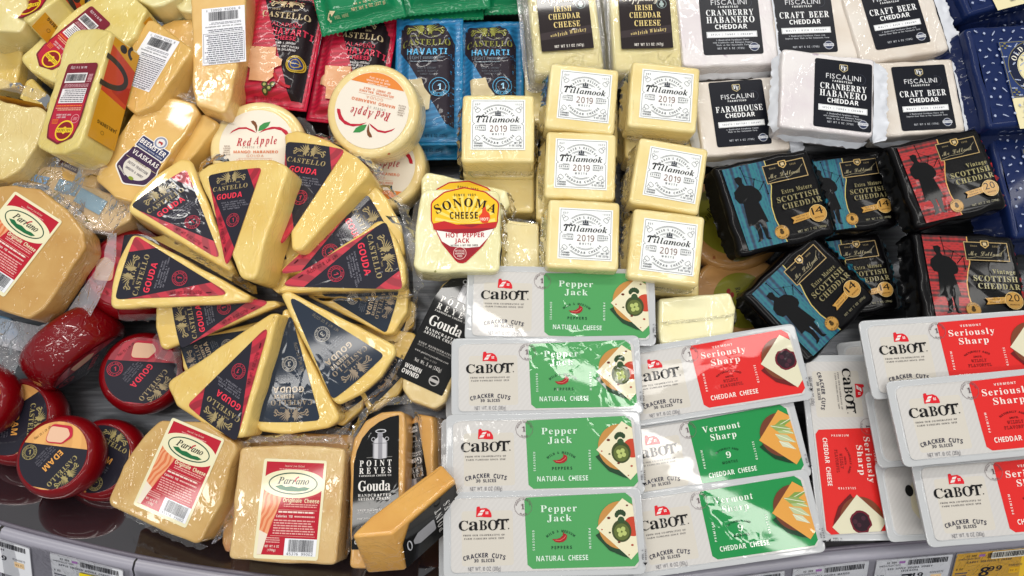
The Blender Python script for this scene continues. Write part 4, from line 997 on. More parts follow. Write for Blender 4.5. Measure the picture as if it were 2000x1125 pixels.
def rail_frame(px):
    """frame on the sloping face of the rail seen at column px: x along the rail, y up the slope"""
    best = None
    for i in range(1200):
        u = i/1200; p = rail_pt(u); d = (rail_pt(min(1, u+.002))-rail_pt(max(0, u-.002))).normalized(); nr = Vector((d.y, -d.x, 0)).normalized()
        q = p+nr*12; q.z = ZR+.6; e = abs(project(q)[0]-px)
        if best is None or e < best[0]: best = (e, q, d, nr)
    e, q, d, nr = best; X = Vector((d.x, d.y, 0)).normalized(); Y = (-nr*cos(R(40))+Vector((0, 0, sin(R(40))))).normalized(); Z = X.cross(Y)
    M = Matrix((X, Y, Z)).transposed().to_4x4(); M.translation = q*.001; return M
def tag(px, name, price, cents, yellow, label, w_=62):
    M0 = rail_frame((px[0][0]+px[1][0])/2) @ Matrix.Translation((-w_*.0005, 0, 0))
    thing('price_tag', label, 'price tag', M0, [lab(price_tag(name, price, cents, yellow, w_), 0), ('card', slab([(0, -36), (w_, -36), (w_, 0), (0, 0)], .6, pmat('E8E8EE', 'paper'), r=.1, wob=0, name='card'), Matrix.Translation((0, 0, -.0005)))], group='shelf price tags')
tag([(-80, 1030), (58, 1075)], 'CHEESE SWISS/8 OZ', '7', '49', False, 'white price tag at the far left reading 49, cut off by the picture edge')
tag([(98, 1077), (240, 1110)], 'APPLE SMOKED GOUDA CHEESE', '', '', False, 'white shelf tag for apple smoked gouda cheese with a yellow price patch')
tag([(1382, 1108), (1533, 1096)], 'APPLE SMOKED CHEDDAR/CHEESE', '7', '49', False, 'white shelf tag for apple smoked cheddar, nearly cut off by the lower edge')
tag([(1548, 1098), (1701, 1085)], 'RED APPLE GOUDA MANGO/HABANERO', '7', '49', False, 'white shelf tag for red apple gouda mango habanero')
tag([(1711, 1082), (1863, 1068)], 'RED APPLE GOUDA HONEY/SRIRACHA', '7', '49', False, 'white shelf tag priced 7.49 for red apple gouda honey sriracha')
tag([(1868, 1092), (2018, 1078)], 'CABOT SERIOUSLY SHARP', '8', '99', True, 'yellow sale tag priced 8.99 at the lower right corner')
M = rail_frame(195) @ Matrix.Translation((-.018, -.0125, .0012))
P = Print(down=True, kind='paper'); P.rrect(0, 0, 40, 26, 1, 'F2DA22'); P.part('lettering'); P.text('7', 12, 13, 11, '26262E', 'B', w=8, skew=.2); P.text('49', 26, 8, 6, '26262E', 'B', w=11)
thing('price_sticker', 'small bright yellow price patch on the apple smoked gouda tag', 'price tag', M, [lab(P.build(), 0)])

# ================================================================ gouda wedges in a wheel
GL_LAB = wedge_label(); RS_LAB = wedge_label('reserve')
def wedge(lpx, out, z, tilt, T, label, kind='gouda', folds=(), group='gouda wedges fanned out in a wheel', fr=7, seed=0):
    c = (sum(p[0] for p in out)/len(out), sum(p[1] for p in out)/len(out))
    pl = Plane(*c, z, *tilt); M, loc = fit(pl, [(-25.6, -1.6), (25.6, -1.6), (0, -84)], lpx)
    poly = fillet([loc(p) for p in out], fr)
    parts = [('cheese', slab(poly, T, YC, r=3.0, taper=1.0, wob=1.0, seed=seed)), lab(GL_LAB if kind == 'gouda' else RS_LAB, T)]
    for i, (path, wd, zz, drop) in enumerate(folds):
        q = [loc(p) for p in path]
        s = 1 if area(q+[Vector((0, -35))]) > 0 else -1
        parts.append(('wrapper_fold', crumple(q, wd, T*zz, FOLD, seed+i, drop, out=s, amp=2.0)))
    return thing('gouda_wedge', label, 'cheese wedge', down(M, T), parts, group)
# upper left
wedge([(262, 409), (366, 327), (417, 498)], [(246, 409), (262, 380), (300, 343), (352, 308), (374, 312), (456, 520), (448, 528)], 84, (-6, 5), 34,
      'gouda wedge at the upper left of the wheel, beside the purple label', folds=[([(372, 318), (385, 330), (440, 460)], 7, .7, 9), ([(246, 412), (330, 470), (450, 530)], 4, .4, 6)], seed=1)
wedge([(396, 342), (517, 343), (451, 502)], [(383, 337), (405, 320), (440, 313), (485, 310), (531, 312), (564, 324), (514, 480), (497, 545), (470, 545)], 96, (0, -15), 38,
      'fat gouda wedge at the top of the wheel with its yellow right side showing', folds=[([(380, 345), (384, 318), (405, 305), (430, 308)], 8, .75, 3)], fr=9, seed=2)
wedge([(558, 269), (666, 309), (561, 469)], [(554, 259), (580, 253), (640, 272), (695, 304), (725, 333), (588, 488), (568, 488)], 84, (-3, -12), 36,
      'gouda wedge between the two red apple cheeses, its label going straight down', folds=[([(600, 256), (660, 276), (722, 322), (732, 345)], 6, .8, 5)], seed=3)
wedge([(706, 390), (785, 490), (555, 523)], [(725, 352), (758, 388), (783, 440), (793, 500), (640, 532), (552, 533), (546, 526)], 72, (0, 0), 32,
      'gouda wedge half hidden under the right hand one, its dark label just showing', folds=[([(735, 352), (775, 400), (798, 470), (800, 500)], 7, .8, 4)], seed=4)
wedge([(749, 438), (786, 563), (562, 552)], [(744, 425), (772, 462), (790, 512), (794, 563), (548, 572), (542, 564)], 92, (6, -2), 26,
      'gouda wedge pointing left on the right side of the wheel, lettering running downward', folds=[([(750, 418), (785, 455), (803, 520), (806, 570)], 7, .8, 4), ([(800, 568), (700, 574), (600, 572)], 3, .4, 4)], seed=5)
wedge([(790, 560), (743, 641), (625, 576)], [(800, 556), (795, 610), (768, 652), (750, 655), (600, 578), (600, 566)], 64, (4, -2), 28,
      'dark navy reserve gouda wedge tucked under the right hand wedge', 'reserve', folds=[([(806, 560), (800, 615), (770, 662), (740, 660)], 5, .7, 4)], seed=6)
wedge([(747, 697), (652, 773), (571, 588)], [(546, 574), (562, 568), (772, 674), (775, 690), (745, 735), (705, 770), (662, 791), (650, 784)], 82, (6, 3), 26,
      'navy reserve gouda wedge at the lower right of the wheel', 'reserve', folds=[([(782, 690), (750, 745), (700, 785), (655, 800)], 4, .5, 3)], seed=7)
wedge([(628, 817), (498, 817), (566, 628)], [(552, 606), (562, 603), (600, 690), (666, 820), (640, 837), (565, 848), (505, 844), (498, 832)], 74, (7, -4), 26,
      'navy reserve gouda wedge at the foot of the wheel with its label upside down', 'reserve', folds=[([(676, 825), (645, 848), (570, 860), (500, 852)], 5, .6, 3)], seed=8)
wedge([(469, 856), (364, 787), (517, 654)], [(544, 612), (528, 610), (322, 748), (342, 792), (395, 830), (450, 855), (474, 856)], 82, (5, -14), 28,
      'gouda wedge at the lower left of the wheel, above the tilted red oval label', folds=[([(472, 862), (440, 862), (410, 850)], 8, .7, 4)], seed=9)
wedge([(340, 652), (334, 600), (534, 587)], [(549, 597), (535, 588), (304, 590), (303, 640), (312, 678), (322, 684)], 70, (14, 0), 30,
      'gouda wedge partly covered by the leftmost one, its red strip showing', folds=[([(300, 650), (308, 684), (340, 690)], 10, .7, 4), ([(320, 690), (440, 650), (530, 615)], 4, .3, 5)], seed=10)
wedge([(230, 582), (266, 463), (435, 572)], [(213, 605), (216, 560), (230, 510), (254, 458), (276, 461), (489, 578), (484, 590)], 90, (9, 0), 26,
      'gouda wedge at the far left of the wheel, lettering running upward', folds=[([(208, 600), (214, 612), (300, 610), (420, 603)], 5, .4, 6), ([(280, 458), (380, 510), (486, 572)], 6, .6, 8)], seed=11)
wedge([(372, 745), (358, 676), (510, 640)], [(540, 640), (530, 620), (350, 668), (356, 715), (368, 748)], 50, (0, 0), 26,
      'dark reserve wedge glimpsed under the lower left of the wheel', 'reserve', group='gouda wedges under the wheel', folds=[([(345, 665), (350, 720), (366, 752)], 9, .7, 3)], seed=12)
wedge([(800, 700), (722, 800), (655, 640)], [(640, 640), (640, 622), (812, 650), (818, 690), (780, 770), (730, 805), (716, 800)], 46, (3, 0), 26,
      'shaded navy labelled wedge below the wheel beside the tall black label', 'reserve', group='gouda wedges under the wheel', seed=13)
wedge([(806, 600), (790, 640), (640, 590)], [(812, 588), (808, 636), (790, 650), (640, 600), (640, 570)], 42, (0, 0), 26,
      'dark cornered wedge under the reserve wedge on the right', 'reserve', group='gouda wedges under the wheel', seed=14)
wedge([(700, 790), (650, 820), (600, 690)], [(710, 770), (706, 800), (668, 832), (650, 825), (590, 680)], 46, (0, 0), 26,
      'shaded yellow wedge under the foot of the wheel beside the reserve label', 'reserve', group='gouda wedges under the wheel', seed=15)
wedge([(505, 520), (560, 520), (548, 400)], [(480, 520), (545, 575), (575, 520), (590, 470), (520, 430)], 62, (0, 0), 40,
      'shaded wedge deep in the middle of the wheel', group='gouda wedges under the wheel', seed=16)

# ================================================================ wax wheels
def wax(cpx, rpx, z, tilt, rot, kind, label, H=30, labk=1, group='red wax cheese wheels'):
    pl = Plane(*cpx, z, *tilt); a = R(rot)
    # rot turns the label from the pose it has on the front wheel (screen degrees, clockwise)
    M, loc = fit(pl, [(0, 0), (rr(0)[0], rr(0)[1])], [cpx, (cpx[0]+rpx*cos(a), cpx[1]+rpx*sin(a))], False)
    Rm_ = pl.uv((cpx[0]+rpx, cpx[1])).length*1.0
    prof = [(Rm_*.62, 0), (Rm_*.82, 1.2), (Rm_*.95, H*.2), (Rm_, H*.42), (Rm_, H*.58), (Rm_*.975, H*.76), (Rm_*.92, H*.9), (Rm_*.85, H*.98), (Rm_*.80, H), (Rm_*.76, H-.3)]
    L = Matrix.Scale(Rm_*.805/30.2*labk, 4)
    return thing('wax_wheel', label, 'cheese wheel', down(M, H), [('wax_rind', lathe(prof, RW, 64, wob=.012)), lab(EDAM if kind == 'edam' else WAXG, H-.35, M=L)], group)
def rr(_): return (30, 0)
EDAM = disc_label('edam'); WAXG = disc_label('gouda')
wax((99, 889), 82, 58, (-3, 0), 0, 'edam', 'front red wax wheel with the orange and black edam label, whole label visible')
wax((20, 822), 84, 34, (-3, -3), -39, 'edam', 'red wax wheel with an edam label at the left edge, behind the front one')
wax((190, 902), 80, 28, (-2, -2), -93, 'edam', 'red wax wheel mostly hidden behind the front edam wheel and the square label wedge')
wax((268, 724), 88, 36, (-2, 12), -3, 'gouda', 'red wax wheel with a gouda label lying flat below the wheel of wedges')
wax((252, 545), 98, 50, (-4, 6), -88, 'gouda', 'red wax wheel under the left hand wedge, its red label half covered')
wax((-62, 780), 75, 62, (0, 0), 0, 'edam', 'sliver of a red wax wheel at the left picture edge')
# the one standing on its edge
pl = Plane(94, 660, 70, 0, 0); M, loc = fit(pl, [(-38, 0), (38, 0)], [(30, 712), (154, 608)], False)
prof = [(20, 0), (33, 1.2), (36.5, 5), (38.5, 12), (39, 18), (38.5, 24), (36.5, 31), (33, 34.6), (30, 35.5), (29, 35)]
thing('wax_wheel', 'red wax wheel standing on its rim with white glints on the film', 'cheese wheel', M @ Matrix.Translation((0, 0, -.038)) @ Matrix.Scale(1.1, 4) @ Matrix.Rotation(R(104), 4, 'X') @ Matrix.Translation((0, 0, -.0175)), [('wax_rind', lathe(prof, pmat('76040E', 'film', .35), 64, wob=.03)), lab(WAXG, 35.2)], 'red wax cheese wheels')

# ================================================================ red apple rounds
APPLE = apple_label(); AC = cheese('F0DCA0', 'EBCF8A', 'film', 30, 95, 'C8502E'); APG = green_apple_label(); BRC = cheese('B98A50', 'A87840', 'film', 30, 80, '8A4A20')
def apple(cpx, dirpx, rad, z, tilt, T, label, meshes=None, mat=None, folds=True, lk=1, seed=0, group='round white label gouda cheeses'):
    pl = Plane(*cpx, z, *tilt); M, loc = fit(pl, [(0, 0), (30, 0)], [cpx, dirpx], False)
    prof = [(rad*.86, 0), (rad*.96, 2), (rad, 8), (rad, T-6), (rad*.985, T-3), (rad*.95, T-.8), (rad*.90, T), (rad*.8, T)]
    parts = [('cheese', lathe(prof, mat or AC, 64, wob=.012)), lab(meshes or APPLE, T, M=Matrix.Scale(lk, 4))]
    if folds:
        parts.append(('wrapper_fold', crumple(circ(rad+.5, 0, 0, 40, a0=-100+seed*30, a1=20+seed*30), 7, T*.5, FOLD, seed, 5, out=1, amp=2)))
    return thing('apple_round', label, 'cheese round', down(M, T), parts, group)
apple((507, 283), (560, 283), 43.5, 62, (4, 0), 32, 'round cheese with a white apple label the right way up, left of the two', seed=1)
apple((721, 215), (668, 203), 41.5, 92, (14, -8), 34, 'round cheese with a white apple label turned upside down, over the red pouches', seed=3)
apple((745, 325), (800, 330), 42, 44, (6, -6), 32, 'lower round cheese peeking out beneath the upside down one', seed=5)
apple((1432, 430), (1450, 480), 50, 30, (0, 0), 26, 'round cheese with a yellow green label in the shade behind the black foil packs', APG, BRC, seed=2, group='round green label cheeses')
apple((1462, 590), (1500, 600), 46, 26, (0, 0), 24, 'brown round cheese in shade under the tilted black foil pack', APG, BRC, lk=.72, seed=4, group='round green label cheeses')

# ================================================================ pale square blocks
BL = block_label(); blk = slab(fillet(rect(65.5, 65.5), 4.5), 34, PC, r=3.2, wob=.7, seed=3); blk2 = slab(fillet(rect(65.5, 65.5), 4.5), 34, PC, r=3.2, wob=.8, seed=8)
fold1 = crumple([(-33, -30), (-33.2, 30)], 5, 20, FOLD, 1, 8, out=-1, amp=2.2); fold2 = crumple([(32, -33), (-28, -33.2)], 3.5, 12, FOLD, 2, 5, out=-1, amp=1.6); fold3 = crumple([(33, 20), (33, -31)], 4, 10, FOLD, 4, 5, out=-1, amp=1.6)
ink = Print(kind='film'); ink.text('BEST IF USED BY 04/12/23', 0, 0, 1.6, '5A5030', 'M', w=20); ink.text('0814 2019', 2, -2.6, 1.6, '5A5030', 'M', w=9); INK = ink.build()
def block(lpx, z, tilt, label, off=(0, 0), with_label=True, seed=0, group='pale square cheddar blocks'):
    c = (sum(p[0] for p in lpx)/4, sum(p[1] for p in lpx)/4)
    pl = Plane(*c, z, *tilt); M, loc = fit(pl, rect(49, 48.6)[::-1][0:0]+[(-24.5, 24.3), (24.5, 24.3), (24.5, -24.3), (-24.5, -24.3)], lpx)
    O_ = Matrix.Translation((off[0]*.001, off[1]*.001, 0))
    parts = [('cheese', (blk, blk2)[seed % 2], O_), ('wrapper_fold', fold1, O_), ('wrapper_fold', fold2, O_), ('wrapper_fold', fold3, O_)]
    if with_label: parts.append(lab(BL, 34))
    parts.append(('date_stamp', INK[0][1], O_ @ Matrix.Translation((.006, -.0334, .012)) @ Matrix.Rotation(R(90), 4, 'X')))
    return thing('cheddar_block', label, 'cheese block', down(M, 34), parts, group)
block([(921, 195), (1026, 195), (1026, 293), (918, 293)], 84, (3, 0), 'square cheddar block standing apart on the left, beside the light blue pouch', (0, -3))
block([(1095, 135), (1194, 147), (1190, 244), (1088, 229)], 92, (6, 2), 'square cheddar block in the top row, left of two, below the whiskey cheddar tubs', (-2, -2), seed=1)
block([(1256, 135), (1354, 144), (1350, 241), (1247, 229)], 92, (6, 2), 'square cheddar block in the top row, right of two, beside the white paper packs', (-2, -1))
block([(1084, 270), (1188, 276), (1186, 372), (1082, 366)], 88, (4, 0), 'square cheddar block in the middle of the left column', (-.5, -1), seed=1)
block([(1268, 283), (1371, 306), (1359, 399), (1256, 380)], 90, (4, 0), 'square cheddar block in the middle of the right column, turned a little clockwise', (-3, -1))
block([(1092, 405), (1197, 412), (1196, 511), (1088, 504)], 92, (1, 0), 'square cheddar block at the foot of the left column, above the pepper jack tray', (-2, 0), seed=1)
block([(1256, 427), (1364, 439), (1355, 541), (1248, 524)], 90, (5, 0), 'square cheddar block at the foot of the right column with a copper coloured year', (-2, 0))
for px, z, lb in (((925, 235), 48, 'unlabelled block under the left hand cheddar block, date stamp on its front'), ((1140, 245), 54, 'second block down under the top left cheddar block'), ((1292, 250), 54, 'second block down under the top right cheddar block'),
                  ((1118, 370), 50, 'second block down under the middle left cheddar block'), ((1300, 385), 50, 'second block down under the middle right cheddar block'), ((1125, 480), 52, 'second block down under the lower left cheddar block'), ((1300, 515), 52, 'second block down under the lower right cheddar block')):
    x, y = px; x += 50 if x == 925 else 0; block([(x-50, y-2), (x+52, y), (x+50, y+96), (x-52, y+94)] if x == 975 else [(x-52, y-52), (x+50, y-50), (x+48, y+44), (x-54, y+44)], z, (1, 0), lb, (0, 0), False, int(x) % 2, 'cheddar blocks lower in the stacks')
block([(905, 295), (1010, 298), (1012, 390), (905, 385)], 15+26, (0, 0), 'lowest block of the left hand stack, partly seen below it', (8, -4), False, 1, 'cheddar blocks lower in the stacks')
block([(1052, 130), (1156, 130), (1156, 226), (1052, 224)], 44, (0, 0), 'block in the gap behind the top left cheddar block and the light blue pouch', (-4, 0), False, 0, 'cheddar blocks lower in the stacks')

def lump(out, z, tilt, T, label, mat, name='cheese_piece', cat='cheese piece', fr=6, folds=(), group=None, dome=0, seed=0, wob=1.1, ref=None, extra=(), it=0, r=2.4):
    c = (sum(p[0] for p in out)/len(out), sum(p[1] for p in out)/len(out)); pl = Plane(*c, z, *tilt)
    M, loc = fit(pl, [(0, 0), (10, 0)], ref or [c, (c[0]+20, c[1])], False)
    poly = fillet([loc(p) for p in out], fr)
    parts = [('cheese', slab(poly, T, mat, r=r, wob=wob, seed=seed, dome=dome))]
    for i, (path, wd, zz, drop) in enumerate(folds):
        q = [loc(p) for p in path]; s = 1 if area(q+[Vector((0, 0))]) > 0 else -1
        parts.append(('wrapper_fold', crumple(q, wd, T*zz, FOLD, seed+i, drop, out=s, amp=2.2)))
    for f in extra: parts.append(f(loc, T))
    return thing(name, label, cat, down(M, T), parts, group)
def place_label(meshes, src, dst, name='label', dz=0):
    """a label glued on top of a piece, from pixels on its top plane"""
    def f(loc, T):
        A = [Vector(p) for p in src]; B = [loc(p) for p in dst]; n = len(A); ca = sum(A, Vector((0, 0)))/n; cb = sum(B, Vector((0, 0)))/n
        a = sum((p-ca).dot(q-cb) for p, q in zip(A, B)); b = sum((p-ca).x*(q-cb).y-(p-ca).y*(q-cb).x for p, q in zip(A, B)); d = sum((p-ca).length_squared for p in A)
        s = math.hypot(a, b)/d; th = math.atan2(b, a)
        return lab(meshes, T+dz, name, Matrix.Translation((cb.x*.001, cb.y*.001, 0)) @ Matrix.Rotation(th, 4, 'Z') @ Matrix.Scale(s, 4) @ Matrix.Translation((-ca.x*.001, -ca.y*.001, 0)))
    return f
# pepper jack with shield label
PJ = cheese('EDE7B6', 'E4DCA2', 'film', 30, 60, '8A8A40'); PEP = pepper_label()
lump([(826, 368), (976, 372), (979, 480), (975, 531), (820, 532), (808, 520), (812, 440)], 92, (3, 4), 34, 'pepper jack slab with the whole yellow and red shield label, in front', PJ, 'pepper_jack_slab', 'cheese block', 7,
     [([(826, 372), (812, 440), (806, 520)], 7, .6, 8), ([(978, 385), (982, 480), (978, 530)], 6, .6, 6)], 'pepper jack slabs', seed=21, extra=[place_label(PEP, [(-29, 19), (29, 18), (-5, -34)], [(846, 393), (970, 394), (898, 518)])])
lump([(832, 334), (990, 370), (998, 400), (970, 430), (822, 430), (822, 350)], 60, (3, 0), 24, 'pepper jack slab behind, only the top of its yellow shield showing', PJ, 'pepper_jack_slab', 'cheese block', 6, [([(990, 368), (1000, 420)], 5, .6, 4)], 'pepper jack slabs', seed=22,
     extra=[place_label(PEP, [(-29, 19), (29, 18)], [(848, 372), (975, 392)])])
lump([(985, 428), (1052, 436), (1055, 545), (978, 545)], 62, (3, 0), 40, 'small pale block wrapped in film, between the pepper jack and the square blocks', cheese('EDE0AE', 'E5D49A', 'crinkle'), 'cheese_block', 'cheese block', 4, [([(985, 428), (1052, 436)], 3, .9, 1)], seed=23)
lump([(1287, 582), (1428, 572), (1437, 600), (1432, 662), (1290, 676), (1285, 640)], 66, (5, 0), 30, 'pale butter coloured block with a pleated film seam, above the red cheddar tray', cheese('F3EDC0', 'EFE6B0', 'film'), 'cheese_block', 'cheese block', 4, [([(1437, 590), (1436, 640)], 4, .7, 3), ([(1288, 628), (1360, 622), (1434, 612)], 3, 1.02, -1)], seed=24)

# ================================================================ long trays of slices
lid_mat = stripes('CAC7C4', 'C7C4C1', 'gloss', 95, .4, 40)
def tray_plastic():
    m, nt, b = newmat('milky_plastic'); b.inputs['Base Color'].default_value = lin('B4B4B4'); b.inputs['Roughness'].default_value = .25; b.inputs['Alpha'].default_value = 1; coat(nt, b, 'gloss'); return m
TP = tray_plastic()
rim = [(-83, -34.5), (83, -34.5), (83, 34.5), (-83, 34.5)]
flange = slab(fillet(rim, 6, 6), 1.6, pmat('BFC1C3', 'gloss', .3), r=.5, wob=.2, name='flange')
body_t = slab(fillet(rect(152, 58), 9, 6), 19, TP, r=2, wob=.2, name='tray', bot_r=4)
lidp = slab(fillet(rect(153, 58), 8, 6), .8, lid_mat, r=.25, wob=.1, name='film_lid')
bead = mesh('seal_bead', *(lambda a, b: ([(*p, 0) for p in a]+[(*(Vector(p)*1), .7) for p in [Vector((q[0]*.99, q[1]*.975)) for q in a]]+[(*p, 0) for p in b], [(i, (i+1) % len(a), len(a)+(i+1) % len(a), len(a)+i) for i in range(len(a))]+[(len(a)+i, len(a)+(i+1) % len(a), 2*len(a)+(i+1) % len(a), 2*len(a)+i) for i in range(len(a))]))([tuple(p) for p in fillet(rect(156, 61), 9, 6)], [(p[0]*.975, p[1]*.95) for p in fillet(rect(156, 61), 9, 6)]), pmat('C6C8CA', 'gloss', .3))
SL = {k: slices_print(k) for k in ('pj', 'ss', 'vs')}
PN = [(-75.5, 28), (76.5, 29), (77.5, -28.5), (-75.5, -28.5)]
def tray(kind, src, dst, z, tilt, label, group='long trays of cheese slices', blank=False, spot=False):
    c = (sum(p[0] for p in dst)/len(dst), sum(p[1] for p in dst)/len(dst)); pl = Plane(*c, z, *tilt); M, loc = fit(pl, src, dst)
    H = 21.4
    parts = [('tray', body_t), ('flange', flange, Matrix.Translation((0, 0, .0185))), ('seal_bead', bead, Matrix.Translation((0, 0, .0201))), ('film_lid', lidp, Matrix.Translation((0, 0, .0199)))]
    if not blank:
        g = SL[kind]; parts.append(lab(g, 20.6+.1))
    if spot:
        P = Print(kind='gloss'); P.poly(fillet([(-50, 20), (-30, 26), (10, 26), (10, -26), (-46, -26), (-58, -8), (-56, 10)], 9), 'D2C8AC'); P.disc(-57, 8, 3.6, '141414', ry=5); P.disc(-44, -22, 2.2, '141414', ry=1.4); parts.append(lab(P.build(), 20.7, 'printed_patch'))
    return thing('slice_tray', label, 'cheese slices', down(M, H), parts, group)
CN = [(-83, 34.5), (83, 34.5), (83, -34.5), (-83, -34.5)]
Gp = [(-15.2, 28.3), (69.5, 30.2), (-9.9, -27.9), (73.6, -27.9)]      # corners of the colour panel
tray('pj', CN, [(911, 520), (1281, 531), (1284, 670), (905, 662)], 78, (0, 0), 'pepper jack tray at the top of its column, against the square blocks')
tray('pj', CN, [(882, 661), (1248, 655), (1260, 808), (880, 815)], 80, (1, 0), 'second pepper jack tray from the top, green panel whole')
tray('pj', CN, [(871, 814), (1252, 806), (1263, 960), (866, 972)], 80, (1, 0), 'third pepper jack tray from the top')
tray('pj', CN, [(868, 966), (1256, 958), (1264, 1112), (858, 1130)], 80, (1, 0), 'lowest pepper jack tray, at the bottom picture edge')
tray('ss', CN, [(1190, 694), (1558, 640), (1592, 770), (1228, 826)], 70, (0, 0), 'red seriously sharp tray above the two green vermont sharp trays')
tray('vs', CN, [(1186, 846), (1555, 782), (1590, 925), (1222, 976)], 66, (0, 0), 'upper green vermont sharp tray, below the red one')
tray('vs', CN, [(1200, 988), (1590, 925), (1616, 1068), (1236, 1112)], 68, (0, 0), 'lower green vermont sharp tray, above the shelf tags')
tray('ss', [(-83, -34.5), (-83, 34.5), (83, 34.5), (83, -34.5)], [(1566, 690), (1700, 690), (1745, 1057), (1612, 1063)], 58, (0, 0), 'red seriously sharp tray turned on end, lettering running down')
tray('ss', CN, [(1672, 636), (2052, 606), (2075, 750), (1706, 772)], 96, (0, 0), 'topmost red seriously sharp tray at the right, below the black foil packs')
tray('ss', CN, [(1728, 752), (2125, 716), (2160, 866), (1764, 908)], 104, (0, 0), 'middle red seriously sharp tray at the right edge')
tray('ss', CN, [(1768, 912), (2172, 878), (2200, 1032), (1820, 1058)], 92, (0, 0), 'lowest red seriously sharp tray at the right, above the yellow sale tag')
U = 'slice trays lower in the stacks'
for d, z, lb in (([(900, 528), (1275, 540), (1278, 678), (896, 668)], 54, 'tray under the top pepper jack tray, edge showing on the left'), ([(872, 668), (1240, 662), (1250, 812), (868, 820)], 57, 'tray under the second pepper jack tray, edge showing on the left'),
                 ([(860, 822), (1242, 816), (1252, 965), (858, 978)], 57, 'tray under the third pepper jack tray, edge showing on the left'), ([(858, 975), (1246, 968), (1252, 1118), (850, 1138)], 57, 'tray under the lowest pepper jack tray, edge showing on the left')):
    tray('pj', CN, d, z, (0, 0), lb, U, True)
for d, z, lb in (([(1692, 766), (2040, 740), (2066, 890), (1716, 916)], 76, 'milky tray under the middle right one, its blank corner showing'), ([(1708, 905), (2072, 880), (2095, 1034), (1738, 1060)], 66, 'milky tray under the lowest right one, blank but for a black spot'),
                 ([(1636, 700), (1760, 700), (1760, 760), (1640, 760)], 40, 'dark corner of a tray under the black foil packs')):
    if z == 40: tray('ss', CN, [(1630, 688), (1990, 660), (2000, 740), (1650, 800)], 42, (0, 0), lb, U, True)
    else: tray('ss', CN, d, z, (0, 0), lb, U, True, 'spot' in lb)

# ================================================================ white paper packs
FL = {k: farm_label(k) for k in ('cran', 'beer', 'farm')}
WHT = cheese('E8E3E2', 'DCD3D6', 'film', 22, 40, 'B8A6B4'); WHB = cheese('E4DCD2', 'D6C8B8', 'film', 18); FIN = pmat('E4E7EE', 'satin', .4)
fins = [crumple([(43, -42), (44, 0), (43, 40)], 17, 30, FIN, 31, 7, rows=6, amp=2.2, out=1, jag=.2, name='paper_fin'), crumple([(-42, 40), (-43, -40)], 7, 27, FIN, 32, 10, amp=2.2, out=1, name='paper_fin'), crumple([(-40, -39), (44, -39)], 4, 18, FIN, 34, 8, amp=1.4, out=1, name='paper_fin')]
fb = {k: slab(fillet(rect(88, 80, -.5, 0), 4), 31, m, r=3, wob=1.1, seed=5) for k, m in (('cran', WHT), ('beer', WHB), ('farm', WHB))}
def farm(kind, dst, z, tilt, off, label, T=31):
    c = (sum(p[0] for p in dst)/4, sum(p[1] for p in dst)/4); pl = Plane(*c, z, *tilt); M, loc = fit(pl, [(-27.2, 34.7), (27.2, 34.7), (27.2, -34.7), (-27.2, -34.7)], dst)
    O_ = Matrix.Translation((off[0]*.001, off[1]*.001, 0))
    return thing('paper_pack', label, 'cheese pack', down(M, T), [('cheese', fb[kind], O_)]+[('paper_fin', f, O_) for f in fins]+[lab(FL[kind], T)], 'white paper packs with dark labels')
farm('cran', [(1366, -26), (1475, -32), (1487, 106), (1377, 112)], 80, (3, 0), (-3, -5), 'white pack with the cranberry habanero label at the top, next to the whiskey cheddar')
farm('beer', [(1510, -26), (1616, -33), (1631, 105), (1528, 108)], 78, (3, 0), (12, -4), 'white pack with a craft beer label, top middle')
farm('beer', [(1674, -28), (1782, -42), (1811, 80), (1716, 104)], 82, (3, 0), (0, -6), 'white pack with a craft beer label, top right beside the blue packs')
farm('farm', [(1380, 160), (1488, 158), (1509, 280), (1402, 288)], 72, (3, 0), (2, -3), 'white pack with the farmhouse label, above the teal tartan pack')
farm('cran', [(1592, 116), (1706, 126), (1701, 257), (1585, 247)], 96, (3, 2), (-14, 1), 'white pack with the cranberry habanero label in the second row, lying over its neighbours')
farm('beer', [(1741, 131), (1843, 126), (1868, 250), (1761, 258)], 78, (3, 0), (-7, 1), 'white pack with a craft beer label in the second row, touching the blue pack')

# ================================================================ foil tartan packs
KF = pmat('060507', 'foil', .3); TE = tartan('006C76', '00446A', '002A3E'); RDT = tartan('B01416', '640C0C', '1C0506')
KF2 = pmat('040405', 'foil', .3)
kb = slab(fillet(rect(92, 86), 6), 26, KF, r=5, wob=2.4, seed=6, name='foil_wrap')
kf = {}
for k, m in (('teal', TE), ('red', RDT)):
    kf[k] = [('foil_fin', crumple([(45, -42), (46, 0), (45, 42)], 9, 22, KF2, 41, 10, rows=6, amp=2.6, name='foil_fin')), ('foil_fin', crumple([(46, -42), (47, 0), (46, 42)], 13, 16, m, 42, 10, rows=6, amp=2.4, name='foil_fin')), ('foil_fin', crumple([(-45, 42), (-46, 0), (-45, -42)], 7, 20, KF2, 43, 12, rows=6, amp=2.6, name='foil_fin'))]
FP = {k: foil_print(k) for k in ('teal', 'red')}
def foil(kind, dst, z, tilt, label):
    c = (sum(p[0] for p in dst)/4, sum(p[1] for p in dst)/4); pl = Plane(*c, z, *tilt); M, loc = fit(pl, [(-45, 42), (45, 42), (45, -42), (-45, -42)], dst)
    return thing('foil_pack', label, 'cheese pack', down(M, 26), [('foil_wrap', kb)]+kf[kind]+[lab(FP[kind], 26.6, 'printed_front')], 'black foil packs with a piper')
foil('teal', [(1396, 328), (1580, 287), (1626, 450), (1447, 504)], 82, (3, 2), 'teal tartan piper pack at the left, whole front visible')
foil('teal', [(1568, 306), (1708, 284), (1748, 445), (1600, 468)], 66, (3, 0), 'teal tartan piper pack between the left one and the red ones')
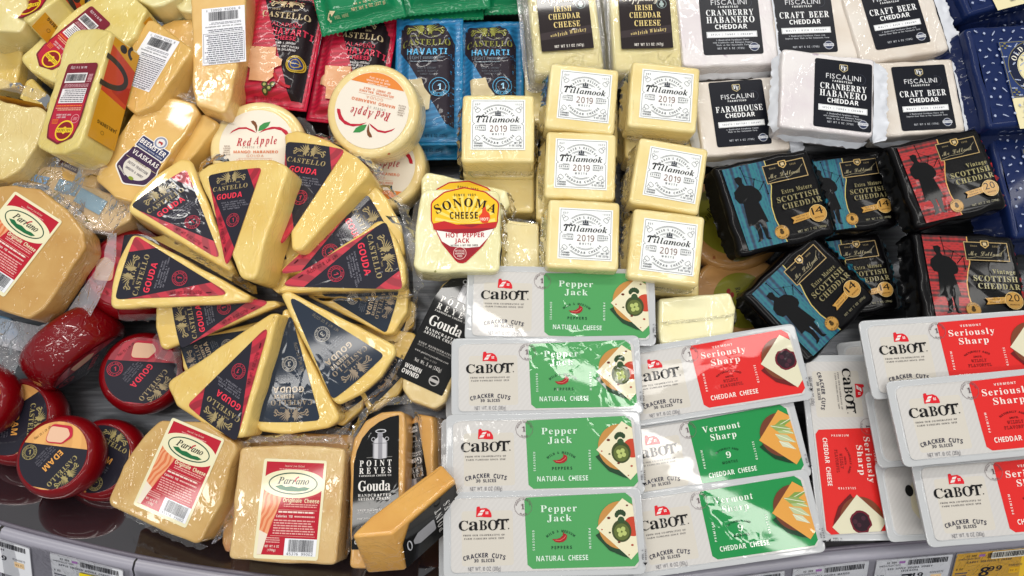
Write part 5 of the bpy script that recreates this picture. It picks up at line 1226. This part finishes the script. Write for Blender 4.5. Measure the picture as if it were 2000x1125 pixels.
foil('red', [(1738, 285), (1910, 247), (1964, 400), (1794, 448)], 90, (3, 0), 'red tartan piper pack, upper of two, beside the blue packs')
foil('red', [(1790, 452), (1985, 455), (1996, 625), (1810, 640)], 76, (-3, 2), 'red tartan piper pack, lower of two, above the right hand trays')
foil('teal', [(1560, 462), (1715, 450), (1745, 600), (1600, 640)], 44, (0, 0), 'dark teal tartan pack in shade behind the tilted one')
foil('teal', [(1440, 570), (1580, 462), (1718, 590), (1588, 700)], 66, (6, 2), 'tilted teal tartan piper pack in front, leaning on the red slice tray')

# ================================================================ dark blue packs
BLU = pmat('152552', 'foil', .4); SB = blue_label()
bb = slab(fillet(rect(112, 98), 5), 34, BLU, r=4, wob=1.6, seed=7, name='foil_wrap')
cp = crown_print(108, 94, 2).build(drape=lambda x, y: 0, step=20)
cs = crown_print(90, 30, 5).build()
bfin = crumple([(-56, 48), (-57, 0), (-56, -48)], 16, 24, pmat('131F46', 'foil', .4), 52, 16, rows=7, amp=2.6, name='foil_fin'); bfin2 = crumple([(-54, -49), (54, -49)], 9, 16, pmat('131F46', 'foil', .4), 53, 10, rows=6, amp=2.4, name='foil_fin')
def blue(src, dst, z, tilt, label, lb_=True):
    c = (sum(p[0] for p in dst)/len(dst), sum(p[1] for p in dst)/len(dst)); pl = Plane(*c, z, *tilt); M, loc = fit(pl, src, dst, False)
    parts = [('foil_wrap', bb), ('foil_fin', bfin), ('foil_fin', bfin2), ('crown_pattern', cp[0][1], Matrix.Translation((0, 0, .0345))), ('crown_pattern', cs[0][1], Matrix.Translation((0, -.0494, .016)) @ Matrix.Rotation(R(90), 4, 'X'))]
    if lb_: parts.append(lab(SB, 34.8, M=Matrix.Translation((-.030, .032, .0))))
    return thing('blue_pack', label, 'cheese pack', down(M, 34), parts, 'dark blue packs printed with crowns')
blue([(-56, 49), (-56, -49)], [(1888, 70), (1928, 232)], 92, (2, 2), 'dark blue crown printed pack with a cream and navy label, at the right edge')
blue([(-56, -49), (-2, -49)], [(1893, 30), (2000, 2)], 84, (2, 0), 'dark blue crown printed pack in the top right corner')
blue([(-56, 49), (-56, -49)], [(1936, 286), (1976, 440)], 66, (2, 2), 'dark blue crown printed pack at the right edge, beside the red tartan pack')
blue([(-56, 49), (-56, -49)], [(1832, -90), (1870, 90)], 56, (0, 0), 'dark blue crown printed pack in shade behind the white packs', False)

# ================================================================ whiskey cheddar tubs
WL = whisky_label(); wb = slab(fillet(rect(64, 96), 6), 22, cheese('EFE4A6', 'E9DA96', 'film'), r=3, seed=8)
def tub(dst, z, tilt, label):
    c = (sum(p[0] for p in dst)/len(dst), sum(p[1] for p in dst)/len(dst)); pl = Plane(*c, z, *tilt); M, loc = fit(pl, [(-24, -26.8), (23.8, -26.8), (-24, 23), (23.8, 23)], dst)
    tb = slab(fillet(rect(76, 108), 9, 6), 24, clear_film(.10, 'EDE9D8'), r=4, wob=.5, seed=4, name='clear_tub'); fl = slab(fillet(rect(82, 114), 10, 6), .9, clear_film(.16), r=.3, wob=1.2, name='tub_rim')
    return thing('cheddar_tub', label, 'cheese tub', down(M, 24), [('cheese', wb), ('clear_tub', tb, Matrix.Translation((0, 0, -.001))), ('tub_rim', fl, Matrix.Translation((0, 0, .004))), lab(WL, 24.2)], 'clear tubs of whiskey cheddar')
tub([(1064, 107), (1156, 96), (1051, 0), (1144, 0)], 76, (3, 0), 'clear tub of irish whiskey cheddar, left of two, by the light blue pouch')
tub([(1215, 101), (1311, 92), (1210, 0), (1307, 0)], 80, (3, 0), 'clear tub of irish whiskey cheddar, right of two, with glints over its letters')

# ================================================================ flat pouches
def pouch_body(W_, H_, mat, T=9, seal=6, seed=0, name='pouch', teeth=False):
    nx, ny = int(W_/2), int(H_/2); V = []; F = []
    def zz(x, y):
        e = min(x, W_-x, -y, H_+y); t = max(0, min(1, (e-seal)/9)); q = noise.noise(Vector((x*.07, y*.07, seed)))
        return 1.2+T*(t*t*(3-2*t))*(1+.12*q)+(.8*noise.noise(Vector((x*.22, y*.22, seed+2))) if t < 1 else .35*q)
    for j in range(ny+1):
        for i in range(nx+1):
            x, y = W_*i/nx, -H_*j/ny; V.append((x, y, zz(x, y)))
    for j in range(ny):
        for i in range(nx): a = j*(nx+1)+i; F.append((a+nx+1, a+nx+2, a+1, a))
    b = len(V); V += [(x, y, z-1.0 if z < 3 else .2) for x, y, z in V[:b]]
    for j in range(ny):
        for i in range(nx): a = b+j*(nx+1)+i; F.append((a, a+1, a+nx+2, a+nx+1))
    bd = [i for i in range(nx+1)]+[(j)*(nx+1)+nx for j in range(1, ny+1)]+[ny*(nx+1)+i for i in range(nx-1, -1, -1)]+[j*(nx+1) for j in range(ny-1, 0, -1)]
    for k in range(len(bd)): a, c = bd[k], bd[(k+1) % len(bd)]; F.append((a, c, c+b, a+b))
    return mesh(name, V, F, mat), zz
def pouch(kind, src, dst, z, tilt, label):
    W_, H_ = (76, 122) if kind == 'red' else (66, 134); src = [(0, 0), (W_, 0), (W_, -H_), (0, -H_)]
    c = (sum(p[0] for p in dst)/len(dst), sum(p[1] for p in dst)/len(dst)); pl = Plane(*c, z, *tilt); M, loc = fit(pl, src, dst)
    if ('H', kind) not in MATS:
        bm_, zz = pouch_body(W_, H_, pmat({'red': 'BC1236', 'blue': '2379AA'}[kind], 'foil', .4), seed=len(kind))
        MATS[('H', kind)] = (bm_, havarti_print(kind, W_, H_).build(drape=lambda x, y: zz(min(W_, max(0, x)), max(-H_, min(0, y))), step=2))
    bm_, pr = MATS[('H', kind)]
    return thing('cheese_pouch', label, 'cheese pouch', down(M, 10), [('pouch', bm_), lab(pr, .3, 'printed_front')], 'flat printed cheese pouches')
Q = None
pouch('red', Q, [(480, -28), (645, -6), (592, 207), (444, 192)], 62, (3, 0), 'red pouch at the left with its black band and cheese cubes in full view')
pouch('red', Q, [(627, 20), (785, 30), (742, 240), (588, 226)], 52, (3, 0), 'red pouch half hidden by the green pouch and the upside down apple round')
pouch('blue', Q, [(773, 25), (902, 27), (900, 277), (768, 278)], 56, (3, 0), 'light blue pouch next to the red one, whole dark band visible')
pouch('blue', Q, [(902, 31), (1018, 32), (1020, 270), (900, 270)], 48, (3, 0), 'light blue pouch half hidden behind the left hand cheddar block')
pouch('blue', Q, [(760, 60), (890, 62), (890, 312), (765, 300)], 34, (0, 0), 'light blue pouch underneath, only its lower edge showing')
GRN = pmat('0F7A4C', 'foil', .4)
def gpouch(dst, z, label, txt=False, seed=0):
    c = (sum(p[0] for p in dst)/len(dst), sum(p[1] for p in dst)/len(dst)); pl = Plane(*c, z, 3, 0); M, loc = fit(pl, [(0, -122), (76, -122)], dst)
    bm_, zz = pouch_body(76, 122, GRN, seed=seed, T=7); parts = [('pouch', bm_)]
    P = Print(down=True, kind='foil'); P.line([(4, 115.5), (72, 115.5)], .25, '2E9A6A'); P.part('lettering')
    if txt:
        P.text('55 x 05 % FAT', 45, 105, 2, 'C9B88A', 'B', w=22); P.text('NET WT 8 OZ (227 g)', 46, 109.6, 2.2, 'C9B88A', 'B', w=30); P.text('PEEL HERE', 21, 112, 1.8, 'A8B88A', 'B', w=12); P.line([(11, 113), (9, 109), (11, 106), (14, 107)], 1.6, 'D8C8A0'); P.poly([(12, 104), (17, 107), (12.6, 110)], 'D8C8A0')
    parts.append(lab(P.build(drape=lambda x, y: zz(x, y), step=4), .25, 'printed_front')); n = 38
    tv = [(76*i/n, -122-(1.1 if i % 2 else 0), .9) for i in range(n+1)]+[(76*i/n, -121.6, 1.3) for i in range(n+1)]
    parts.append(('serrated_edge', mesh('serrated_edge', tv, [(i, i+1, n+2+i, n+1+i) for i in range(n)], GRN)))
    return thing('cheese_pouch', label, 'cheese pouch', down(M, 8), parts, 'flat printed cheese pouches')
gpouch([(625, 62), (792, 22)], 74, 'green pouch lying over the red ones with its serrated lower edge', True, 1)
gpouch([(786, 22), (958, 6)], 66, 'green pouch at the top edge, middle of three', seed=2)
gpouch([(775, 32), (944, 28)], 58, 'green pouch underneath the middle one, its edge above the light blue pouch', seed=3)
gpouch([(944, 20), (1100, 16)], 54, 'green pouch at the top edge beside the whiskey cheddar tub', seed=4)

# ================================================================ upper left: jarlsberg style wedges,  blocks
JL = jarl_label(); JC = cheese('E6D489', 'DAC26A'); OR = pmat('D69A22', 'film')
def side_print(pa, pb, meshes_fn):
    """print on the upright side of a piece between two top-edge pixels"""
    def f(loc, T):
        a, b = loc(pa), loc(pb); d = b-a; L = d.length; m = meshes_fn(L, T-5); th = math.atan2(d.y, d.x); mid = (a+b)/2; n = Vector((d.y, -d.x)).normalized()
        mid = mid+n*1.5
        X = Matrix.Translation((mid.x*.001, mid.y*.001, (T/2-.5)*.001)) @ Matrix.Rotation(th, 4, 'Z') @ Matrix.Rotation(R(90), 4, 'X')
        return ('rind_print', m[0][1], X, m[1:])
    return f
JS = [(17, -38), (-17, -38), (-3, 39)]
lump([(146, 60), (160, 56), (219, 58), (160, 270), (150, 290), (122, 303), (72, 290), (70, 280), (88, 223), (100, 175), (118, 112), (130, 75)], 104, (-2, -16), 34, 'topmost yellow wedge with a whole crimson label and orange side, upper left', JC, 'cheese_wedge', 'cheese wedge', 7,
     [([(140, 62), (118, 112), (90, 215)], 4, .8, 4), ([(80, 300), (140, 312), (170, 300)], 6, .5, 4)], 'yellow cheese wedges with crimson labels', seed=41, wob=2.2, extra=[place_label(JL, JS, [(130, 121), (195, 129), (121, 278)]), side_print((162, 262), (216, 68), lambda L, T: rind_print(L, T, (.42, .86)))])
lump([(36, 114), (100, 55), (150, 14), (180, -4), (215, -14), (260, -8), (288, 18), (262, 72), (150, 165), (100, 160), (60, 140)], 80, (-2, -4), 30, 'larger yellow wedge behind the upright one, crimson label slanting', JC, 'cheese_wedge', 'cheese wedge', 7, [([(290, 22), (262, 80), (232, 112)], 5, .5, 5)], 'yellow cheese wedges with crimson labels', seed=42,
     extra=[place_label(JL, JS, [(175, 8), (220, 52), (84, 130)]), side_print((150, 165), (286, 26), lambda L, T: rind_print(L, T, (.3, .75), False))])
lump([(28, -90), (130, -90), (112, -4), (52, 44), (44, 38), (38, 10)], 84, (-16, -12), 34, 'orange sided wedge at the top left edge with black brush lettering', JC, 'cheese_wedge', 'cheese wedge', 6, [], 'yellow cheese wedges with crimson labels', seed=43,
     extra=[place_label(JL, JS, [(60, -95), (108, -70), (66, 30)]), side_print((54, 46), (132, -36), lambda L, T: rind_print(L, T, (.3, .9)))])
WAXY = cheese('E8DA9C', 'DCC67C', 'crinkle')
lump([(-50, -50), (34, -50), (52, 8), (56, 32), (44, 56), (26, 64), (-50, 66)], 92, (0, 0), 36, 'pale lumpy cheese in clear film in the top left corner', WAXY, 'cheese_piece', 'cheese piece', 12, [([(50, 0), (56, 34), (40, 62)], 5, .4, 6)], 'cheese pieces at the left edge', dome=4, seed=44, wob=4,
     extra=[place_label(JL, JS, [(-28, 66), (-60, 50), (5, -2)])])
lump([(-50, 52), (0, 66), (40, 62), (48, 72), (38, 130), (32, 172), (-50, 180)], 60, (0, 0), 36, 'yellow cheese in wrinkled film below the top left corner piece', cheese('E3C877', 'D6B65E', 'crinkle'), 'cheese_piece', 'cheese piece', 8, [([(44, 62), (44, 110), (34, 170)], 6, .7, 6)], 'cheese pieces at the left edge', seed=45, wob=4)
lump([(-60, 170), (10, 200), (78, 206), (90, 222), (78, 270), (48, 320), (6, 352), (-60, 360)], 84, (2, 4), 30, 'big pale cheese wedge at the left edge with an orange strip on top', cheese('E2CF92', 'D4BA74', 'film'), 'cheese_piece', 'cheese piece', 9, [([(-20, 168), (30, 178), (78, 198), (86, 212)], 9, .9, -2)], 'cheese pieces at the left edge', seed=46, wob=3,
     extra=[side_print((78, 205), (-20, 184), lambda L, T: rind_print(L, T, (.3, .7), False))])
lump([(36, 190), (48, 158), (62, 150), (96, 188), (92, 232), (50, 230)], 52, (0, 0), 30, 'small yellow wedge tip between the pale wedge and the crimson labels', cheese('E8D27C', 'DDBF60'), 'cheese_piece', 'cheese piece', 5, [], 'cheese pieces at the left edge', seed=47)
lump([(232, 170), (256, 150), (258, 200), (228, 270), (205, 300), (205, 240)], 50, (0, 0), 30, 'shaded yellow piece between the orange side and the tan block', cheese('DDBB62', 'CFA84E', 'crinkle'), 'cheese_piece', 'cheese piece', 5, [], 'cheese pieces at the left edge', seed=48)
BC = cheese('E3BA6C', 'D9AC5A'); BCC = cheese('E6BF78', 'DDAF62', 'crinkle'); BKL = back_label(); BS = [(18.2, -27.5), (-18.2, -27.5), (-18.2, 27.5), (18.2, 27.5)]
lump([(288, 38), (298, 38), (372, 92), (370, 104), (300, 205), (262, 222), (226, 192), (230, 140), (262, 78)], 82, (-2, -10), 34, 'tan block with a white barcode label, tilted, right of the crimson labels', BC, 'gouda_block', 'cheese block', 5, [([(374, 96), (345, 160), (305, 205)], 5, .5, 6)], 'tan gouda blocks', seed=51, extra=[place_label(BKL, BS, [(288, 58), (348, 89), (297, 185), (235, 151)])])
lump([(372, -50), (480, -50), (478, 60), (450, 190), (440, 222), (384, 206), (376, 180)], 84, (0, 0), 36, 'tan block under heavy glare with a white barcode label, left of the red pouch', BCC, 'gouda_block', 'cheese block', 5, [([(374, -40), (374, 60), (380, 200)], 4, .8, 6), ([(384, 208), (442, 222)], 5, .5, 6)], 'tan gouda blocks', seed=52, extra=[place_label(BKL, BS, [(394, 14), (474, 12), (480, 125), (402, 127)])])
lump([(300, 70), (316, 48), (340, 38), (384, 36), (384, 110), (340, 100)], 58, (0, 0), 34, 'curved tan piece glimpsed behind the tilted tan block', BC, 'gouda_block', 'cheese block', 6, [([(305, 60), (330, 36), (380, 34)], 4, .9, 3)], 'tan gouda blocks', seed=53)
VL = vlas_label()
lump([(320, 190), (345, 150), (384, 140), (384, 190), (376, 225), (345, 215)], 54, (0, 0), 30, 'piece with the edge of a dark purple label below the tilted tan block', BC, 'gouda_block', 'cheese block', 4, [], 'tan gouda blocks', seed=54, extra=[place_label(VL, [(0, 20), (0, -20)], [(372, 172), (330, 215)])])
lump([(186, 350), (198, 312), (222, 275), (248, 238), (268, 210), (300, 193), (338, 189), (377, 201), (392, 218), (362, 262), (313, 332), (262, 396), (222, 384)], 76, (2, 4), 24, 'tan gouda wedge with a purple and white label under a curved rim', BC, 'gouda_block', 'cheese wedge', 6, [([(262, 208), (300, 188), (345, 184), (392, 204)], 6, .8, 3)], 'tan gouda blocks', seed=55, extra=[place_label(VL, [(-19, 20.9), (18, 20.9), (2, -30)], [(276, 264), (338, 300), (250, 352)])])
lump([(392, 222), (402, 222), (426, 238), (420, 250), (366, 318), (340, 330), (330, 318)], 66, (0, -6), 40, 'tan slice leaning against the purple label wedge, next to the apple round', BC, 'gouda_block', 'cheese wedge', 4, [([(404, 222), (430, 236), (420, 256)], 7, .8, 4)], 'tan gouda blocks', seed=56)
PALE = cheese('E6DCA4', 'DACB86')
lump([(248, -60), (360, -60), (350, -5), (318, 10), (296, 14), (262, -4)], 78, (0, 0), 30, 'pale cheese end at the top edge above the tilted tan block', PALE, 'cheese_piece', 'cheese piece', 8, [], 'pale cheese ends at the top edge', seed=57)
lump([(334, 4), (346, -30), (384, -30), (384, 26), (352, 22)], 70, (0, 0), 30, 'pale cheese end at the top edge touching the glaring tan block', PALE, 'cheese_piece', 'cheese piece', 5, [], 'pale cheese ends at the top edge', seed=58)
lump([(310, 12), (330, -20), (390, -10), (390, 34), (345, 36), (322, 30)], 46, (0, 0), 26, 'lower pale cheese end with a dark band under the top edge', PALE, 'cheese_piece', 'cheese piece', 5, [], 'pale cheese ends at the top edge', seed=59)
# small piece with dark brown strip
P = Print(kind='film'); P.poly(rect(22, 6), '3A1C20'); P.part('lettering'); P.text('HOLLAND', 2, -1.2, 2.4, 'DCCFC0', 'S', w=13); DS = P.build()
lump([(112, 300), (150, 305), (190, 312), (198, 330), (186, 370), (120, 350)], 62, (0, 0), 30, 'tan piece with a dark brown strip label below the upright wedge', BC, 'cheese_piece', 'cheese piece', 5, [], None, seed=60, extra=[place_label(DS, [(-10, 0), (10, 0)], [(118, 318), (152, 334)])])
# clear bag with sliced cheese and light blue print
def bagfilm(out, amp=2.4, dz=1.5, mat=None, step=4, name='clear_bag', seed=3, freq=.05):
    def f(loc, T): return (name, sheet([tuple(loc(p)) for p in out], T+dz, mat or THIN, amp, step, seed, name, freq))
    return f
P = Print(kind='film'); P.poly([(0, 0), (18, -4), (16, -14), (-2, -10)], '6E96AE'); P.poly([(20, -6), (44, -16), (40, -28), (16, -18)], '7FA6BC'); P.poly([(-22, 2), (-8, 0), (-10, -6), (-24, -4)], '5A9AD0'); P.poly([(2, 12), (26, 4), (26, -1), (2, 6)], '8A6A5A'); P.poly([(-24, 20), (-16, 18), (-18, 6), (-26, 8)], '7A4030'); BP = P.build()
lump([(58, 322), (120, 325), (200, 372), (262, 392), (255, 430), (215, 452), (90, 440), (40, 400)], 60, (0, 0), 30, 'tan cheese in a clear bag with pale blue print, below the crimson labels', cheese('DDBE86', 'CBA66A', 'crinkle'), 'bagged_cheese', 'cheese bag', 7, [([(30, 318), (60, 300), (130, 318), (262, 380)], 6, .9, 3)], None, seed=61,
     extra=[place_label(BP, [(0, 0), (20, -8)], [(118, 350), (160, 372)], 'printed_patch', 1), bagfilm([(8, 345), (30, 305), (64, 296), (130, 318), (200, 350), (268, 380), (262, 410), (215, 462), (120, 450), (30, 400)], 3, 3)])
# vacuum bagged square-label wedge, far left
PL = par_label(); PCH = cheese('CDA462', 'BE8F4C'); PS = [(-27.2, 40.5), (27.2, 40.5), (27.2, -40.5), (-27.2, -40.5)]
lump([(-90, 380), (-30, 365), (28, 361), (76, 368), (128, 408), (164, 452), (166, 482), (128, 544), (84, 606), (54, 624), (-20, 600), (-90, 566)], 84, (3, 0), 28, 'tan wedge in a vacuum bag with a red label, at the left edge', PCH, 'vacuum_wedge', 'cheese wedge', 9, [([(0, 362), (71, 366), (130, 410), (168, 450)], 6, .8, 3)], 'tan wedges with red square labels', seed=62,
     extra=[place_label(PL, PS[:3], [(26, 370), (124, 439), (11, 578)]), bagfilm([(-90, 600), (40, 628), (90, 610), (172, 490), (182, 440), (200, 440), (196, 500), (148, 606), (70, 700), (-90, 650)], 1.6, -24, clear_film(.36, 'D6D4DC'), 3, 'vacuum_bag', 5, .09)])
lump([(-60, 600), (20, 620), (36, 650), (24, 668), (-60, 660)], 40, (0, 0), 10, 'light blue printed packet corner under the clear bag, left edge', pmat('7FA9CC', 'film'), 'printed_packet', 'cheese pack', 6, [], None, seed=63, wob=.5, r=2,
     extra=[bagfilm([(-60, 640), (30, 655), (44, 700), (30, 742), (0, 730), (-60, 726)], 3.5, 3, clear_film(.22, 'D8D6DC'), 3, 'clear_bag', 8, .1)])
lump([(207, 985), (222, 950), (240, 910), (258, 880), (280, 850), (312, 822), (400, 826), (466, 870), (452, 905), (430, 985), (394, 1056), (380, 1063), (290, 1025)], 74, (3, -6), 28, 'tan wedge with a tilted red label, left of the two at the front', cheese('D0AC6C', 'C09654'), 'square_label_wedge', 'cheese wedge', 8, [([(205, 990), (290, 1035), (378, 1070)], 7, .4, 6), ([(470, 872), (440, 990), (398, 1066)], 3, .6, 5)], 'tan wedges with red square labels', seed=64,
     extra=[place_label(PL, PS, [(336, 822), (447, 855), (362, 1024), (255, 989)])])
lump([(468, 873), (560, 870), (672, 874), (668, 960), (658, 1103), (550, 1102), (445, 1090), (456, 980)], 78, (1, -2), 38, 'tan wedge with an upright red label under glare, beside the milk can label', cheese('DABC82', 'CCA468', 'crinkle'), 'square_label_wedge', 'cheese wedge', 5, [([(472, 866), (560, 860), (674, 868)], 5, .9, 2), ([(678, 880), (672, 980), (662, 1090)], 4, .5, 5)], 'tan wedges with red square labels', seed=65,
     extra=[place_label(PL, PS, [(513, 899), (643, 901), (624, 1093), (491, 1087)])])
lump([(440, 900), (470, 890), (480, 1070), (440, 1080), (432, 1060)], 52, (0, 0), 36, 'wedge standing behind the upright red oval label, only its reddish edge showing', cheese('C89A5C', 'A8543A', 'crinkle'), 'square_label_wedge', 'cheese wedge', 4, [], None, seed=66)
lump([(468, 850), (600, 846), (690, 850), (690, 890), (470, 890)], 46, (0, 0), 30, 'film wrapped tan block behind the upright red oval label', cheese('C9A066', 'B98C50', 'crinkle'), 'cheese_piece', 'cheese piece', 5, [([(470, 850), (600, 844), (690, 850)], 6, .9, 1)], None, seed=67)

# ================================================================ tall black labels
RL = reyes_label(); RC = cheese('D8A862', 'C99650', 'film'); RTC = cheese('DDC690', 'CDB070', 'film')
lump([(683, 1112), (683, 900), (690, 858), (712, 824), (745, 806), (790, 800), (790, 1112)], 76, (0, -6), 34, 'upright wedge with a whole tall black label and silver milk can', RC, 'black_label_wedge', 'cheese wedge', 5, [([(681, 900), (690, 850), (715, 808), (750, 790), (800, 786)], 7, .8, 3), ([(800, 800), (802, 960)], 5, .5, 4)], 'wedges with tall black labels', seed=71,
     extra=[place_label(RL, [(-21.8, 0), (21.6, 0), (21.6, 119.5)], [(685, 1072), (780, 1072), (779, 812)])])
lump([(862, 556), (880, 545), (900, 538), (940, 540), (930, 640), (870, 785), (850, 800), (800, 782), (784, 760), (786, 735)], 66, (0, 0), 32, 'slanting wedge with a tall black label, partly under the top pepper jack tray', RTC, 'black_label_wedge', 'cheese wedge', 8, [([(786, 760), (800, 795), (850, 808), (872, 790)], 6, .5, 4)], 'wedges with tall black labels', seed=72,
     extra=[place_label(RL, [(-21.8, 0), (21.6, 0), (-18.5, 84)], [(783, 738), (853, 774), (864, 560)])])
lump([(798, 830), (812, 808), (846, 812), (846, 960), (800, 985)], 56, (0, -20), 36, 'wedge beside the upright black label, its own black label seen edge on', RC, 'black_label_wedge', 'cheese wedge', 4, [([(846, 812), (850, 960)], 5, .8, 4)], 'wedges with tall black labels', seed=73,
     extra=[place_label(RL, [(-21.8, 119), (-21.8, 0), (-10, 60)], [(834, 985), (806, 825), (838, 900)])])
def reyes_side(L, T):
    P = Print(k=1, kind='gloss'); h = T/2; x0 = -L/2
    P.poly([(x0+1, -h+1), (-x0, -h+1), (-x0, h), (x0+14, h), (x0+4, h*.3)], '0A0A0B'); P.part('lettering')
    P.text('POINT', x0+42, -1, 6.0, 'E9E6E2', 'S', w=27, rot=90, track=.2); P.text('REYES', x0+51, -1, 6.0, 'E9E6E2', 'S', w=27, rot=90, track=.2); P.text('Gouda', x0+65, -1, 9, 'E9E6E2', 'S', w=32, rot=90)
    P.part('milk_can'); P.poly(fillet([(x0+18, -7), (x0+34, -7), (x0+34, 6), (x0+18, 6), (x0+13, 2), (x0+13, -3)], 2), 'A5A4A8'); P.ring(x0+9, 0, 1.8, .9, 'D2D2D6', ry=5.5); return P.build()
lump([(682, 1049), (766, 1042), (890, 936), (862, 905), (724, 1008)], 102, (-36, -5), 50, 'orange ended wedge leaning in front, black label on its right hand side', cheese('E8B25E', 'DDA250', 'film'), 'black_label_wedge', 'cheese wedge', 3, [([(722, 1012), (682, 1049)], 7, .9, 3)], 'wedges with tall black labels', seed=74, wob=0, r=2.5,
     extra=[side_print((766, 1040), (885, 938), reyes_side)])
